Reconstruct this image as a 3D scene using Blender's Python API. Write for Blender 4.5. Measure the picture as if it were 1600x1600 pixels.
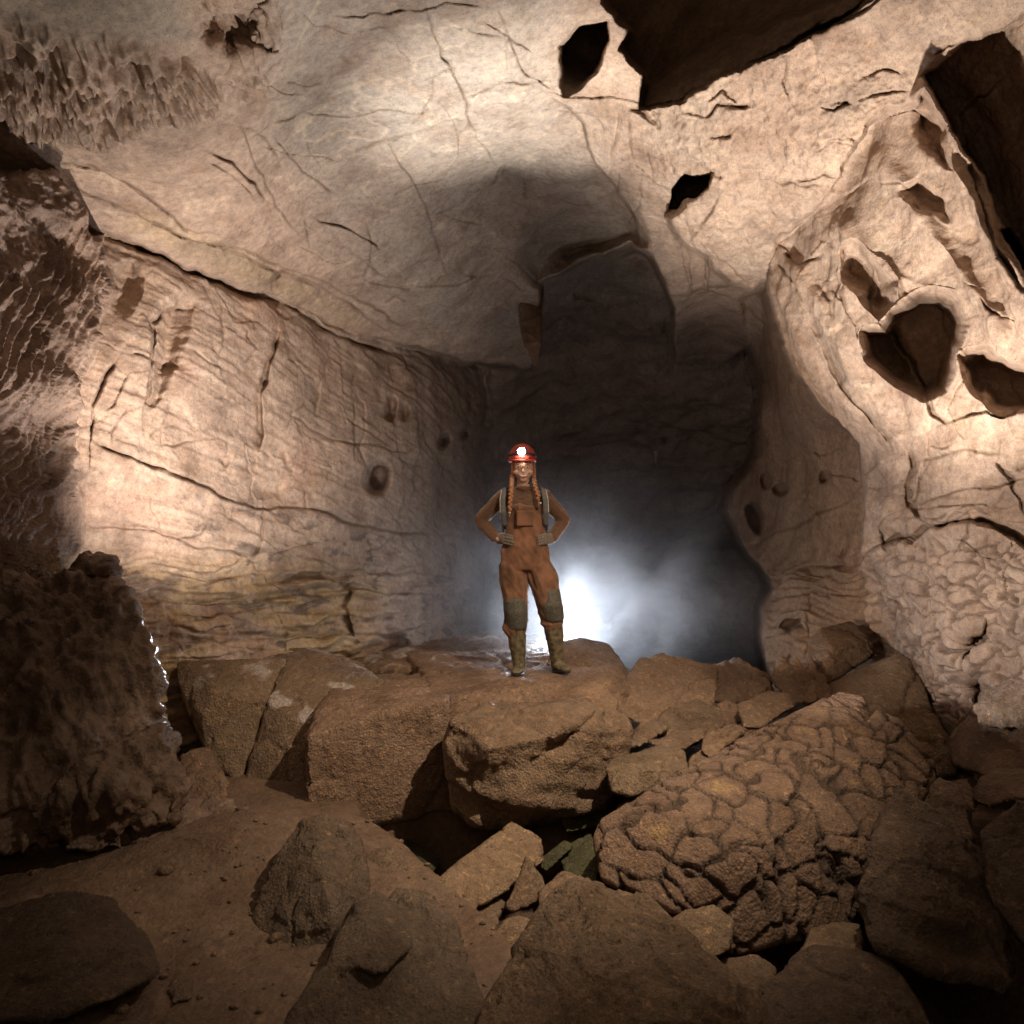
import bpy, bmesh, math, random
import numpy as np
from mathutils import Vector, Matrix

random.seed(4); RNG = np.random.default_rng(4)
for o in list(bpy.data.objects): bpy.data.objects.remove(o)
SC = bpy.context.scene
COL = SC.collection

# ------------------------------------------------------------------ camera
EYE = np.array([0.0, 0.0, 1.5]); TILT = math.radians(3.0); F = 1050.0
cam = bpy.data.objects.new('camera', bpy.data.cameras.new('camera'))
cam.data.sensor_width = 36; cam.data.lens = 36 * F / 1600; cam.data.clip_end = 200; cam.data.clip_start = .05
cam.location = EYE; cam.rotation_euler = (math.pi / 2 + TILT, 0, 0)
COL.objects.link(cam); SC.camera = cam
FW = np.array([0, math.cos(TILT), math.sin(TILT)]); UP = np.array([0, -math.sin(TILT), math.cos(TILT)])
RT = np.array([1.0, 0, 0])
def P(px, py, d):
    """point of the place seen at a spot of the photograph, d metres in front of the camera"""
    px = np.asarray(px, float); py = np.asarray(py, float); d = np.asarray(d, float)
    return EYE + d[..., None] * (FW + ((px - 800) / F)[..., None] * RT - ((py - 800) / F)[..., None] * UP)

# ------------------------------------------------------------------ world, lights, exposure
w = bpy.data.worlds.new('World'); SC.world = w; w.use_nodes = True
bg = w.node_tree.nodes['Background']; bg.inputs[0].default_value = (1, .62, .36, 1); bg.inputs[1].default_value = .045
SC.view_settings.view_transform = 'Standard'; SC.view_settings.look = 'None'
SC.view_settings.exposure = 0; SC.view_settings.gamma = 1
cy = SC.cycles
cy.use_denoising = True; cy.denoiser = 'OPENIMAGEDENOISE'; cy.max_bounces = 5; cy.diffuse_bounces = 3
cy.glossy_bounces = 2; cy.volume_bounces = 1; cy.volume_step_rate = 2.0; cy.volume_max_steps = 160
cy.sample_clamp_indirect = 4; cy.caustics_reflective = False; cy.caustics_refractive = False
WARM = (1, .78, .58); COOL = (.80, .88, 1.0)
def lamp(name, kind, loc, power, col, target=None, size=.05, angle=60, blend=.6):
    l = bpy.data.lights.new(name, kind); l.energy = power; l.color = col
    if kind == 'AREA': l.shape = 'DISK'; l.size = size
    else: l.shadow_soft_size = size
    if kind == 'SPOT': l.spot_size = math.radians(angle); l.spot_blend = blend
    o = bpy.data.objects.new(name, l); COL.objects.link(o); o.location = loc
    if target is not None:
        o.rotation_euler = (Vector(target) - Vector(loc)).to_track_quat('-Z', 'Y').to_euler()
    return o
def aim(px, py, d): return tuple(P(px, py, d))
lamp('flash_behind_slab', 'SPOT', aim(1290, 1060, 3.3), 620, (1, .87, .76), aim(1370, 380, 4.6), .03, 74, .7)
lamp('flash_slab_hot', 'SPOT', aim(1240, 1050, 3.5), 420, (1, .91, .82), aim(1230, 260, 4.9), .03, 50, 1.0)
lamp('fill_low_wall', 'SPOT', aim(1390, 1150, 4.1), 45, (1, .87, .78), aim(1480, 820, 4.5), .02, 125, 1.0)  # added unseen spot, grazes the low right wall to bring out its relief
lamp('fill_low_front', 'SPOT', aim(1080, 1060, 3.4), 190, (1, .86, .76), aim(1490, 880, 4.5), .03, 70, 1.0)  # added unseen spot that brightens the low right wall from the left
lamp('flash_behind_column', 'SPOT', aim(450, 985, 3.6), 640, (1, .87, .78), aim(345, 600, 5.4), .02, 88, 1.0)
lamp('flash_ceiling', 'SPOT', aim(800, 1120, 3.3), 440, (1, .91, .82), aim(600, -30, 4.0), .05, 64, 1.0)
lamp('flash_ceiling_hot', 'SPOT', aim(830, 1010, 4.4), 1500, (1, .94, .86), aim(780, 160, 4.9), .04, 38, 1.0)
lamp('fill_rim', 'SPOT', aim(905, 975, 6.4), 130, COOL, aim(815, 840, 5.2), .03, 50, .6)  # extra narrow spot added beside the smoke flash for the caver's rim light
lamp('fill_buttress', 'SPOT', aim(1130, 1000, 4.8), 55, (1, .76, .54), aim(1280, 900, 7.0), .03, 66, 1.0)  # unseen spot added to lift the dim inner buttress
lamp('fill_curtain', 'SPOT', aim(395, 930, 3.9), 120, (1, .87, .78), aim(40, 420, 3.4), .015, 50, .8)  # unseen spot added to rake across the curtain ribs
lamp('flash_in_smoke', 'SPOT', aim(884, 992, 6.9), 105, COOL, tuple(np.array(aim(884, 992, 6.9)) + np.array([-.1, -1, .25])), .05, 150, .6)
lamp('fill_smoke_back', 'POINT', aim(890, 985, 7.1), 62, COOL, None, .05)  # extra point added by the smoke flash to light the far walls
lamp('flash_column_edge', 'SPOT', aim(330, 1010, 4.6), 120, (.88, .92, 1), aim(225, 1040, 3.5), .04, 38, .9)
lamp('lamp_floor', 'SPOT', (1.25, 2.2, 3.1), 600, (1, .80, .60), (0.05, 4.2, .2), .035, 78, 1.0)
lamp('lamp_fill', 'SPOT', (-.6, -.2, 2.6), 15, (1, .74, .50), (0.2, 4.0, .3), .4, 80, 1.0)
lamp('lamp_fill_near', 'POINT', (.1, .1, 1.9), 14, (1, .78, .60), None, .3)
lamp('lamp_person', 'SPOT', (.9, .4, 2.1), 26, (1, .84, .68), aim(820, 860, 5.1), .08, 17, .8)

# ------------------------------------------------------------------ numpy noise
def _hash(ix, iy, iz, k):
    n = (ix.astype(np.int64) * 73856093) ^ (iy.astype(np.int64) * 19349663) ^ (iz.astype(np.int64) * 83492791) ^ (k * 2654435761)
    n = (n ^ (n >> 13)) * 1274126177; n &= 0x7fffffff; n = (n ^ (n >> 16)) * 668265263; n &= 0x7fffffff
    return ((n ^ (n >> 15)) & 0xffff) / 65535.0
def vnoise(p, k=0):
    """smooth value noise, about -1..1"""
    i = np.floor(p).astype(np.int64); f = p - i; u = f * f * f * (f * (f * 6 - 15) + 10)
    r = 0
    for dx in (0, 1):
        wx = u[:, 0] if dx else 1 - u[:, 0]
        for dy in (0, 1):
            wy = wx * (u[:, 1] if dy else 1 - u[:, 1])
            for dz in (0, 1):
                wz = wy * (u[:, 2] if dz else 1 - u[:, 2])
                r = r + wz * _hash(i[:, 0] + dx, i[:, 1] + dy, i[:, 2] + dz, k)
    return r * 2 - 1
ROT = np.array([[.36, .48, -.8], [-.8, .6, 0], [.48, .64, .6]])
def fbm(p, scale, octv=4, k=0, gain=.5, ridged=False):
    q = p * scale @ ROT.T; a = 1; s = 0; t = 0
    for j in range(octv):
        n = vnoise(q, k + j * 7)
        if ridged: n = 1 - 2 * np.abs(n)
        s = s + a * n; t += a; a *= gain; q = (q * 2.03 + 7.1) @ ROT.T
    return s / t
def voronoi(p, k=0):
    """distance to nearest and second nearest cell points, cell id"""
    i = np.floor(p).astype(np.int64); f = p - i
    f1 = np.full(len(p), 9.0); f2 = np.full(len(p), 9.0); cid = np.zeros(len(p))
    for dx in (-1, 0, 1):
        for dy in (-1, 0, 1):
            for dz in (-1, 0, 1):
                a, b, c = i[:, 0] + dx, i[:, 1] + dy, i[:, 2] + dz
                hx = _hash(a, b, c, k + 1); hy = _hash(a, b, c, k + 2); hz = _hash(a, b, c, k + 3)
                d = np.sqrt((dx + hx - f[:, 0]) ** 2 + (dy + hy - f[:, 1]) ** 2 + (dz + hz - f[:, 2]) ** 2)
                near = d < f1
                f2 = np.where(near, f1, np.minimum(f2, d)); cid = np.where(near, hx, cid); f1 = np.where(near, d, f1)
    return f1, f2, cid
def facets(p, k=0):
    """flat tilted faces: each cell of rock has its own slope"""
    i = np.floor(p).astype(np.int64); f = p - i; f1 = np.full(len(p), 9.0); v = np.zeros(len(p))
    for dx in (-1, 0, 1):
        for dy in (-1, 0, 1):
            for dz in (-1, 0, 1):
                a, b, c = i[:, 0] + dx, i[:, 1] + dy, i[:, 2] + dz
                ox = dx + _hash(a, b, c, k + 1) - f[:, 0]; oy = dy + _hash(a, b, c, k + 2) - f[:, 1]; oz = dz + _hash(a, b, c, k + 3) - f[:, 2]
                d = ox * ox + oy * oy + oz * oz; near = d < f1
                t = ox * (_hash(a, b, c, k + 4) - .5) + oy * (_hash(a, b, c, k + 5) - .5) + oz * (_hash(a, b, c, k + 6) - .5) + .35 * (_hash(a, b, c, k + 7) - .5)
                v = np.where(near, t, v); f1 = np.where(near, d, f1)
    return v
def sstep(a, b, x):
    t = np.clip((x - a) / (b - a), 0, 1); return t * t * (3 - 2 * t)

# ------------------------------------------------------------------ materials
def nd(nt, t, x=0, y=0): 
    n = nt.nodes.new(t); n.location = (x, y); return n
def rock_mat(name, tint=(1, 1, 1), fine=70, bump=.6, rough=.82, bdist=.012, speck=.5, attr=True, glint=0, damp=0):
    m = bpy.data.materials.new(name); m.use_nodes = True; nt = m.node_tree; L = nt.links.new
    b = nt.nodes['Principled BSDF']; b.inputs['Roughness'].default_value = rough
    b.inputs['Specular IOR Level'].default_value = .35
    tc = nd(nt, 'ShaderNodeTexCoord').outputs['Object']
    def noise(s, det=6, r=.6, dis=0):
        n = nd(nt, 'ShaderNodeTexNoise'); n.inputs['Scale'].default_value = s; n.inputs['Detail'].default_value = det
        n.inputs['Roughness'].default_value = r; n.inputs['Distortion'].default_value = dis; L(tc, n.inputs['Vector']); return n.outputs['Fac']
    def ramp(src, pts):
        r = nd(nt, 'ShaderNodeValToRGB'); L(src, r.inputs[0]); e = r.color_ramp.elements
        while len(e) < len(pts): e.new(.5)
        for q, (p_, c_) in zip(e, pts): q.position = p_; q.color = (*c_, 1)
        return r.outputs[0]
    def mul(a, c):
        x = nd(nt, 'ShaderNodeMix'); x.data_type = 'RGBA'; x.blend_type = 'MULTIPLY'; x.inputs[0].default_value = 1
        L(a, x.inputs[6]); L(c, x.inputs[7]) if hasattr(c, 'links') else setattr(x.inputs[7], 'default_value', (*c, 1)); return x.outputs[2]
    if attr:
        at = nd(nt, 'ShaderNodeAttribute'); at.attribute_name = 'Col'; base = at.outputs['Color']
    else:
        rg = nd(nt, 'ShaderNodeRGB'); rg.outputs[0].default_value = (.35, .26, .19, 1); base = rg.outputs[0]
    base = mul(base, tint)
    base = mul(base, ramp(noise(fine * .35, 8, .68), [(.28, (.62, .60, .60)), (.5, (.95, .95, .95)), (.72, (1.28, 1.24, 1.15))]))
    base = mul(base, ramp(noise(3.1, 6, .62, .6), [(.3, (.72, .66, .60)), (.52, (1, 1, 1)), (.75, (1.2, 1.18, 1.12))]))
    base = mul(base, ramp(noise(fine * 2.2, 3, .6), [(.36, (1 - speck,) * 3), (.46, (1, 1, 1))]))
    if glint: base = mul(base, ramp(noise(fine * .30, 8, .78, .4), [(.56, (1, 1, 1)), (.64, (1 + glint, 1 + glint * .85, 1 + glint * .55))]))  # painted glints: bright noise flecks multiplied into the base colour
    if damp:
        mr_ = nd(nt, 'ShaderNodeMapRange'); L(noise(2.7, 4, .6), mr_.inputs[0]); mr_.inputs[1].default_value = .4; mr_.inputs[2].default_value = .65; mr_.inputs[3].default_value = rough; mr_.inputs[4].default_value = rough - damp; L(mr_.outputs[0], b.inputs['Roughness'])
    L(base, b.inputs['Base Color'])
    bp = nd(nt, 'ShaderNodeBump'); bp.inputs['Strength'].default_value = bump; bp.inputs['Distance'].default_value = bdist
    vo = nd(nt, 'ShaderNodeTexVoronoi'); vo.inputs['Scale'].default_value = fine * .8; L(tc, vo.inputs['Vector'])
    ad = nd(nt, 'ShaderNodeMath'); ad.operation = 'MULTIPLY_ADD'; L(vo.outputs['Distance'], ad.inputs[0]); ad.inputs[1].default_value = .35
    L(noise(fine * .5, 9, .7), ad.inputs[2]); L(ad.outputs[0], bp.inputs['Height']); L(bp.outputs[0], b.inputs['Normal'])
    return m
def plain_mat(name, col, rough=.7, bump=0, scale=60, spec=.4, var=.25, emit=None, strength=0, metal=0):
    m = bpy.data.materials.new(name); m.use_nodes = True; nt = m.node_tree; L = nt.links.new
    b = nt.nodes['Principled BSDF']; b.inputs['Roughness'].default_value = rough; b.inputs['Specular IOR Level'].default_value = spec
    b.inputs['Metallic'].default_value = metal
    tc = nd(nt, 'ShaderNodeTexCoord').outputs['Object']
    n = nd(nt, 'ShaderNodeTexNoise'); n.inputs['Scale'].default_value = scale; n.inputs['Detail'].default_value = 5; L(tc, n.inputs['Vector'])
    r = nd(nt, 'ShaderNodeValToRGB'); L(n.outputs['Fac'], r.inputs[0])
    r.color_ramp.elements[0].position = .32; r.color_ramp.elements[1].position = .68
    r.color_ramp.elements[0].color = (*[c * (1 - var) for c in col], 1); r.color_ramp.elements[1].color = (*[min(1, c * (1 + var)) for c in col], 1)
    L(r.outputs[0], b.inputs['Base Color'])
    if bump:
        bp = nd(nt, 'ShaderNodeBump'); bp.inputs['Strength'].default_value = bump; bp.inputs['Distance'].default_value = .006
        L(n.outputs['Fac'], bp.inputs['Height']); L(bp.outputs[0], b.inputs['Normal'])
    if emit: b.inputs['Emission Color'].default_value = (*emit, 1); b.inputs['Emission Strength'].default_value = strength
    return m
M_WALL = rock_mat('cave_limestone', fine=60, bump=.6, bdist=.012, speck=.35)
M_FLOW = rock_mat('flowstone', fine=70, bump=.8, bdist=.016, speck=.2, rough=.52, damp=.12)
M_BOULDER = rock_mat('boulder_rock', fine=85, bump=1.0, bdist=.026, speck=.55, rough=.68, glint=1.1, damp=.34)
M_FLOOR = rock_mat('cave_earth', fine=65, bump=.9, bdist=.016, speck=.3, rough=.75, glint=.5, damp=.2)

# ------------------------------------------------------------------ object helpers
def tag(o, label=None, cat=None, group=None, kind=None):
    if label: o['label'] = label
    if cat: o['category'] = cat
    if group: o['group'] = group
    if kind: o['kind'] = kind
    return o
def empty(name, loc=(0, 0, 0)):
    o = bpy.data.objects.new(name, None); COL.objects.link(o); o.location = loc; o.empty_display_size = .1; return o
def mesh_obj(name, V, Fc, mat, parent=None, col=None, smooth=True, origin=None):
    V = np.asarray(V, float); off = np.zeros(3) if origin is None else np.asarray(origin, float)
    me = bpy.data.meshes.new(name); Fc = np.asarray(Fc, dtype=np.int32); n = Fc.shape[1]
    me.vertices.add(len(V)); me.vertices.foreach_set('co', (V - off).astype(np.float32).ravel())
    me.loops.add(Fc.size); me.loops.foreach_set('vertex_index', Fc.ravel())
    me.polygons.add(len(Fc)); me.polygons.foreach_set('loop_start', np.arange(0, Fc.size, n, dtype=np.int32))
    me.polygons.foreach_set('loop_total', np.full(len(Fc), n, dtype=np.int32))
    me.update(calc_edges=True); me.validate()
    if smooth: me.polygons.foreach_set('use_smooth', np.ones(len(me.polygons), dtype=bool))
    if col is not None:
        a = me.color_attributes.new('Col', 'FLOAT_COLOR', 'POINT')
        c4 = np.ones((len(V), 4), np.float32); c4[:, :3] = col; a.data.foreach_set('color', c4.ravel())
    me.materials.append(mat)
    o = bpy.data.objects.new(name, me); COL.objects.link(o); o.location = off
    if parent is not None: o.parent = parent
    return o
def hull_mesh(sets):
    bm = bmesh.new()
    for pts in sets:
        vs = [bm.verts.new(p) for p in pts]
        r = bmesh.ops.convex_hull(bm, input=vs, use_existing_faces=False)
        junk = [g for g in r['geom_interior'] + r['geom_unused'] if isinstance(g, bmesh.types.BMVert)]
        bmesh.ops.delete(bm, geom=list(set(junk)), context='VERTS')
    bmesh.ops.recalc_face_normals(bm, faces=bm.faces)
    me = bpy.data.meshes.new('tmp'); bm.to_mesh(me); bm.free(); return me
def remeshed(sets, voxel, smooth=3, fac=.5):
    """union of convex hulls as one closed skin: returns verts, quads, normals"""
    me = hull_mesh(sets); o = bpy.data.objects.new('tmp', me); COL.objects.link(o)
    r = o.modifiers.new('r', 'REMESH'); r.mode = 'VOXEL'; r.voxel_size = voxel
    if smooth: s = o.modifiers.new('s', 'SMOOTH'); s.iterations = smooth; s.factor = fac
    dg = bpy.context.evaluated_depsgraph_get(); ev = o.evaluated_get(dg); m2 = ev.to_mesh()
    V = np.empty(len(m2.vertices) * 3); m2.vertices.foreach_get('co', V); V = V.reshape(-1, 3)
    N = np.empty(len(m2.vertices) * 3); m2.vertices.foreach_get('normal', N); N = N.reshape(-1, 3)
    Fc = np.empty(len(m2.loops), dtype=np.int32); m2.loops.foreach_get('vertex_index', Fc)
    ls = np.empty(len(m2.polygons), dtype=np.int32); m2.polygons.foreach_get('loop_total', ls)
    Fc = Fc.reshape(-1, 4) if (ls == 4).all() else None
    ev.to_mesh_clear(); bpy.data.objects.remove(o); bpy.data.meshes.remove(me)
    return V, Fc, N

# ------------------------------------------------------------------ the cave shell
STEP = 2.0
GX = np.arange(-300, 1901, STEP); GY = np.arange(-300, 1421, STEP)
X, Y = np.meshgrid(GX, GY); SH = X.shape
wp = np.stack([X.ravel() / 60, Y.ravel() / 60, np.zeros(X.size)], 1)
WX = (X + (vnoise(wp, 5) * 7 + vnoise(wp * 3.3, 6) * 3 + vnoise(wp * 8, 9) * .7).reshape(SH))
WY = (Y + (vnoise(wp, 7) * 7 + vnoise(wp * 3.3, 8) * 3 + vnoise(wp * 8, 10) * .7).reshape(SH))
def window(pts, m):
    xs = [p[0] for p in pts]; ys = [p[1] for p in pts]
    i0 = int(max(0, (min(ys) - m - GY[0]) / STEP)); i1 = int(min(SH[0], (max(ys) + m - GY[0]) / STEP + 2))
    j0 = int(max(0, (min(xs) - m - GX[0]) / STEP)); j1 = int(min(SH[1], (max(xs) + m - GX[0]) / STEP + 2))
    return slice(max(i0, 0), max(i1, 0)), slice(max(j0, 0), max(j1, 0))
def poly_sd(x, y, pts):
    """signed distance, positive inside"""
    d = np.full(x.shape, 1e9); ins = np.zeros(x.shape, bool); n = len(pts)
    for i in range(n):
        ax, ay = pts[i][:2]; bx, by = pts[(i + 1) % n][:2]; ex, ey = bx - ax, by - ay
        t = np.clip(((x - ax) * ex + (y - ay) * ey) / (ex * ex + ey * ey + 1e-9), 0, 1)
        d = np.minimum(d, (x - ax - t * ex) ** 2 + (y - ay - t * ey) ** 2)
        if ay != by: ins ^= ((ay > y) != (by > y)) & (x < ex * (y - ay) / (by - ay) + ax)
    d = np.sqrt(d); return np.where(ins, d, -d)
def line_sd(x, y, pts):
    """distance to an open line, side sign (+ on the right hand walking along in the picture), and run 0..1"""
    d = np.full(x.shape, 1e9); sg = np.zeros(x.shape); run = np.zeros(x.shape); n = len(pts) - 1
    for i in range(n):
        ax, ay = pts[i][:2]; bx, by = pts[i + 1][:2]; ex, ey = bx - ax, by - ay
        t = np.clip(((x - ax) * ex + (y - ay) * ey) / (ex * ex + ey * ey + 1e-9), 0, 1)
        q = (x - ax - t * ex) ** 2 + (y - ay - t * ey) ** 2; c = q < d
        d = np.where(c, q, d); sg = np.where(c, np.sign(ex * (y - ay) - ey * (x - ax)), sg); run = np.where(c, (i + t) / n, run)
    return np.sqrt(d), sg, run
def tps(ctrl, x, y):
    c = np.array(ctrl, float); s = 500.0; cx, cyy = c[:, 0] / s, c[:, 1] / s; v = 1 / c[:, 2]; n = len(c)
    def U(r2): return .5 * r2 * np.log(r2 + 1e-12)
    K = U((cx[:, None] - cx) ** 2 + (cyy[:, None] - cyy) ** 2) + np.eye(n) * 1e-3
    A = np.zeros((n + 3, n + 3)); A[:n, :n] = K; A[:n, n] = 1; A[:n, n + 1] = cx; A[:n, n + 2] = cyy; A[n:, :n] = A[:n, n:].T
    sol = np.linalg.solve(A, np.concatenate([v, [0, 0, 0]]))
    xx, yy = x / s, y / s; r = sol[n] + sol[n + 1] * xx + sol[n + 2] * yy
    for i in range(n): r = r + sol[i] * U((xx - cx[i]) ** 2 + (yy - cyy[i]) ** 2)
    return r
INV = tps([(-300, 700, 13), (700, 650, 12.5), (900, 700, 14.5), (1100, 650, 13), (1900, 700, 12), (800, 900, 15), (1100, 900, 18), (800, 1200, 16), (900, 560, 12)], X, Y)
REG = np.zeros(SH, int)                                           # 0 back wall
def layer(poly, ctrl, soft, reg, lim=(2.2, 30), warp=1.0):
    global INV
    x = X + (WX - X) * warp; y = Y + (WY - Y) * warp
    sd = poly_sd(x, y, poly); m = sstep(-soft, soft, sd); k = m > 0
    v = np.clip(tps(ctrl, X[k], Y[k]), 1 / lim[1], 1 / lim[0])
    INV[k] = INV[k] * (1 - m[k]) + v * m[k]; REG[sd > 0] = reg
    return m
# left wall
LW = layer([(-400, 200), (150, 340), (400, 440), (600, 520), (740, 545), (760, 640), (748, 760), (760, 900), (770, 1500), (-400, 1500)],
      [(-300, 600, 3.6), (120, 400, 4.75), (120, 700, 4.6), (240, 540, 5.0), (300, 480, 5.35), (300, 700, 5.4), (420, 560, 6.1), (420, 720, 6.2), (500, 650, 6.9), (560, 560, 7.9),
       (600, 760, 7.9), (690, 640, 9.8), (735, 760, 11.8), (760, 620, 12.5), (300, 950, 5.15), (440, 960, 6.0), (550, 960, 6.9), (640, 960, 8.0), (680,960,9.2), (740, 960, 11.5), (300, 1300, 4.9), (700, 1300, 9), (120, 1000, 4.5)], 14, 1)
# ceiling, from the overhead slab back to the lip
CE = layer([(-400, -400), (1900, -400), (1900, 300), (1200, 420), (1215, 520), (1130, 570), (1060, 560), (1045, 505), (990, 470), (900, 465), (850, 500), (846, 560), (830, 580), (765, 574), (640, 548), (560, 520), (450, 475), (350, 440), (165, 368), (-400, 150)],
      [(-250, -200, 2.2), (0, 0, 2.75), (0, 240, 3.75), (150, 350, 4.6), (300, 100, 3.3), (300, 380, 5.0), (400, 440, 5.9), (560, 510, 7.7), (740, 555, 9.3), (500, 0, 3.5), (500, 180, 4.6), (500, 330, 5.7),
       (650, 200, 5.0), (650, 400, 6.8), (780, 40, 4.0), (790, 180, 5.0), (800, 290, 6.4), (800, 400, 7.7), (800, 520, 9.3), (900, 120, 4.7), (950, 250, 5.4), (1050, 350, 6.1), (1060, 470, 7.6), (1150, 440, 6.9),
       (1100, 250, 5.0), (1100, 560, 11.2), (1120, 500, 9.2), (1200, 500, 7.8), (1300, 100, 4.0), (1000, -200, 3.2), (500, -200, 2.6), (1700, 100, 3.0), (990, 600, 11.5)], 3.5, 2)
# the grey bulging centre panel ends at a rounded rib; beyond it the strip climbs
DOME = [(848, 443), (905, 412), (985, 380), (1003, 395), (1050, 480), (1052, 540), (1062, 640), (840, 640), (846, 560)]
_m = sstep(-5, 5, poly_sd(WX, WY, DOME)) * sstep(600, 480, WY); _k = _m > 0
_v = np.clip(tps([(850, 445, 9.2), (985, 385, 9.1), (1045, 480, 10.2), (850, 560, 12.3), (930, 480, 11.0), (1040, 560, 12.8), (950, 600, 13.5), (920, 430, 9.8)], X[_k], Y[_k]), 1 / 30, 1 / 2.2)
INV[_k] = INV[_k] * (1 - _m[_k]) + _v * _m[_k]
layer([(862, 330), (880, 300), (925, 270), (960, 290), (1000, 375), (930, 400), (870, 420), (843, 440), (790, 400), (830, 350)],
      [(850, 380, 8.0), (900, 320, 6.9), (940, 300, 6.4), (990, 370, 7.6), (920, 390, 8.4), (800, 400, 7.7), (845, 435, 8.7)], 22, 2)
# slot and pockets above the big slab
layer([(975, 75), (985, 45), (940, 0), (930, -400), (1500, -400), (1400, -30), (1300, 40), (1150, 110), (1060, 158), (1000, 172), (1003, 112)],
      [(1000, 60, 6.6), (1200, 0, 5.8), (1400, -100, 5.2), (1000, 150, 6.6), (1150, 100, 5.7)], 4, 2)
layer([(1010, 130), (1100, 75), (1250, 20), (1400, -50), (1400, -20), (1300, 32), (1150, 112), (1060, 158), (1000, 170)],
      [(1000, 160, 5.2), (1060, 110, 5.1), (1200, 60, 4.6), (1350, 0, 4.1)], 5, 2)
layer([(875, 72), (900, 42), (950, 28), (955, 62), (930, 105), (880, 152)],
      [(880, 80, 5.7), (950, 30, 5.4), (880, 145, 5.0), (910, 90, 5.9)], 4, 2)
# upper right slab
SL = layer([(985, 172), (1060, 158), (1150, 112), (1300, 40), (1420, -40), (1500, -400), (1900, -400), (1900, -100), (1600, 28), (1444, 112), (1400, 220), (1330, 330), (1250, 410), (1215, 480), (1120, 425), (1062, 372), (1042, 340), (1070, 320), (1112, 270), (1130, 280), (1060, 225)],
      [(990, 175, 4.95), (1100, 150, 4.55), (1300, 60, 3.95), (1100, 300, 5.2), (1200, 250, 4.8), (1300, 270, 4.6), (1215, 370, 5.6), (1370, 190, 4.2), (1200, 440, 6.4), (1400, 100, 4.0), (1600, 10, 3.3), (1500, -100, 3.0), (1080, 370, 5.8)], 6, 3)
layer([(1045, 325), (1050, 292), (1072, 266), (1086, 270), (1110, 268), (1112, 288), (1090, 302), (1068, 308), (1056, 322)],
      [(1050, 300, 6.8), (1110, 270, 6.4), (1060, 310, 6.9)], 3, 3)
# far right recess in shade, behind the bright rib
layer([(1440, 112), (1600, 26), (1900, -100), (1900, 700), (1640, 480), (1590, 380), (1535, 270), (1490, 215)],
      [(1450, 115, 4.9), (1600, 60, 4.1), (1550, 250, 4.9), (1620, 400, 4.7), (1800, 300, 3.6), (1900, 0, 3.0)], 4, 4)
# inner right wall
layer([(1195, 440), (1240, 500), (1420, 700), (1480, 1500), (1215, 1500), (1200, 1060), (1178, 985), (1180, 940), (1196, 900), (1150, 850), (1130, 800), (1178, 700), (1192, 600), (1170, 540), (1160, 470)],
      [(1200, 470, 7.6), (1190, 560, 9.4), (1215, 640, 8.6), (1260, 650, 8.0), (1160, 760, 10.6), (1190, 850, 9.6), (1230, 760, 8.6), (1300, 700, 7.2), (1330, 800, 6.9), (1250, 900, 7.8), (1185, 970, 7.7), (1215, 1080, 7.0), (1330, 1000, 6.5), (1300, 1400, 6.0), (1200, 1400, 6.8)], 9, 4)
layer([(1205, 460), (1240, 560), (1300, 640), (1345, 665), (1352, 720), (1350, 780), (1300, 760), (1230, 680), (1200, 560)],
      [(1210, 480, 6.8), (1250, 590, 6.9), (1320, 660, 6.6), (1340, 750, 6.4), (1240, 660, 7.6), (1205, 560, 8.2)], 12, 4)
# right wall, nearest
RW = layer([(1212, 380), (1295, 305), (1360, 200), (1430, 152), (1442, 140), (1490, 225), (1535, 285), (1590, 400), (1640, 500), (1900, 720), (1900, 1500), (1500, 1500), (1475, 1150), (1420, 1040), (1368, 980), (1345, 880), (1352, 780), (1346, 690), (1290, 640), (1240, 580), (1215, 520), (1198, 440)],
      [(1212, 400, 5.95), (1300, 310, 5.05), (1360, 225, 4.7), (1430, 160, 4.3), (1500, 260, 4.1), (1600, 450, 3.9), (1230, 530, 5.9), (1300, 560, 5.35), (1300, 420, 5.1), (1400, 400, 4.55), (1400, 640, 5.0), (1345, 690, 5.7), (1345, 870, 5.7), (1500, 700, 4.5),
       (1600, 800, 4.1), (1500, 950, 4.55), (1600, 1150, 3.95), (1450, 1100, 5.1), (1385, 1000, 5.6), (1800, 900, 3.3), (1600, 1400, 3.8), (1450, 1300, 5)], 5, 4)
# low passage opening at the back
layer([(1090, 860), (1140, 848), (1180, 880), (1200, 915), (1180, 950), (1180, 1000), (1215, 1120), (1215, 1500), (780, 1500), (790, 1000), (950, 960), (1010, 900)],
      [(1000, 950, 22), (1180, 900, 20), (1100, 1100, 22), (900, 1100, 22)], 10, 0, (2.2, 30))
# hanging boss at the left with its flowstone curtain
FL = layer([(-400, 255), (0, 268), (72, 272), (88, 262), (110, 290), (118, 330), (140, 368), (162, 372), (168, 420), (178, 455), (150, 500), (148, 540), (122, 620), (116, 700), (118, 760), (125, 830), (104, 905), (100, 960), (-400, 960)],
      [(-300, 500, 2.6), (0, 280, 3.35), (100, 300, 3.75), (170, 430, 3.95), (60, 450, 3.5), (0, 600, 3.2), (120, 640, 3.9), (60, 750, 3.55), (110, 850, 3.95), (0, 900, 3.4), (-100, 300, 3.0)], 3, 5)
DEP = 1 / INV
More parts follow.
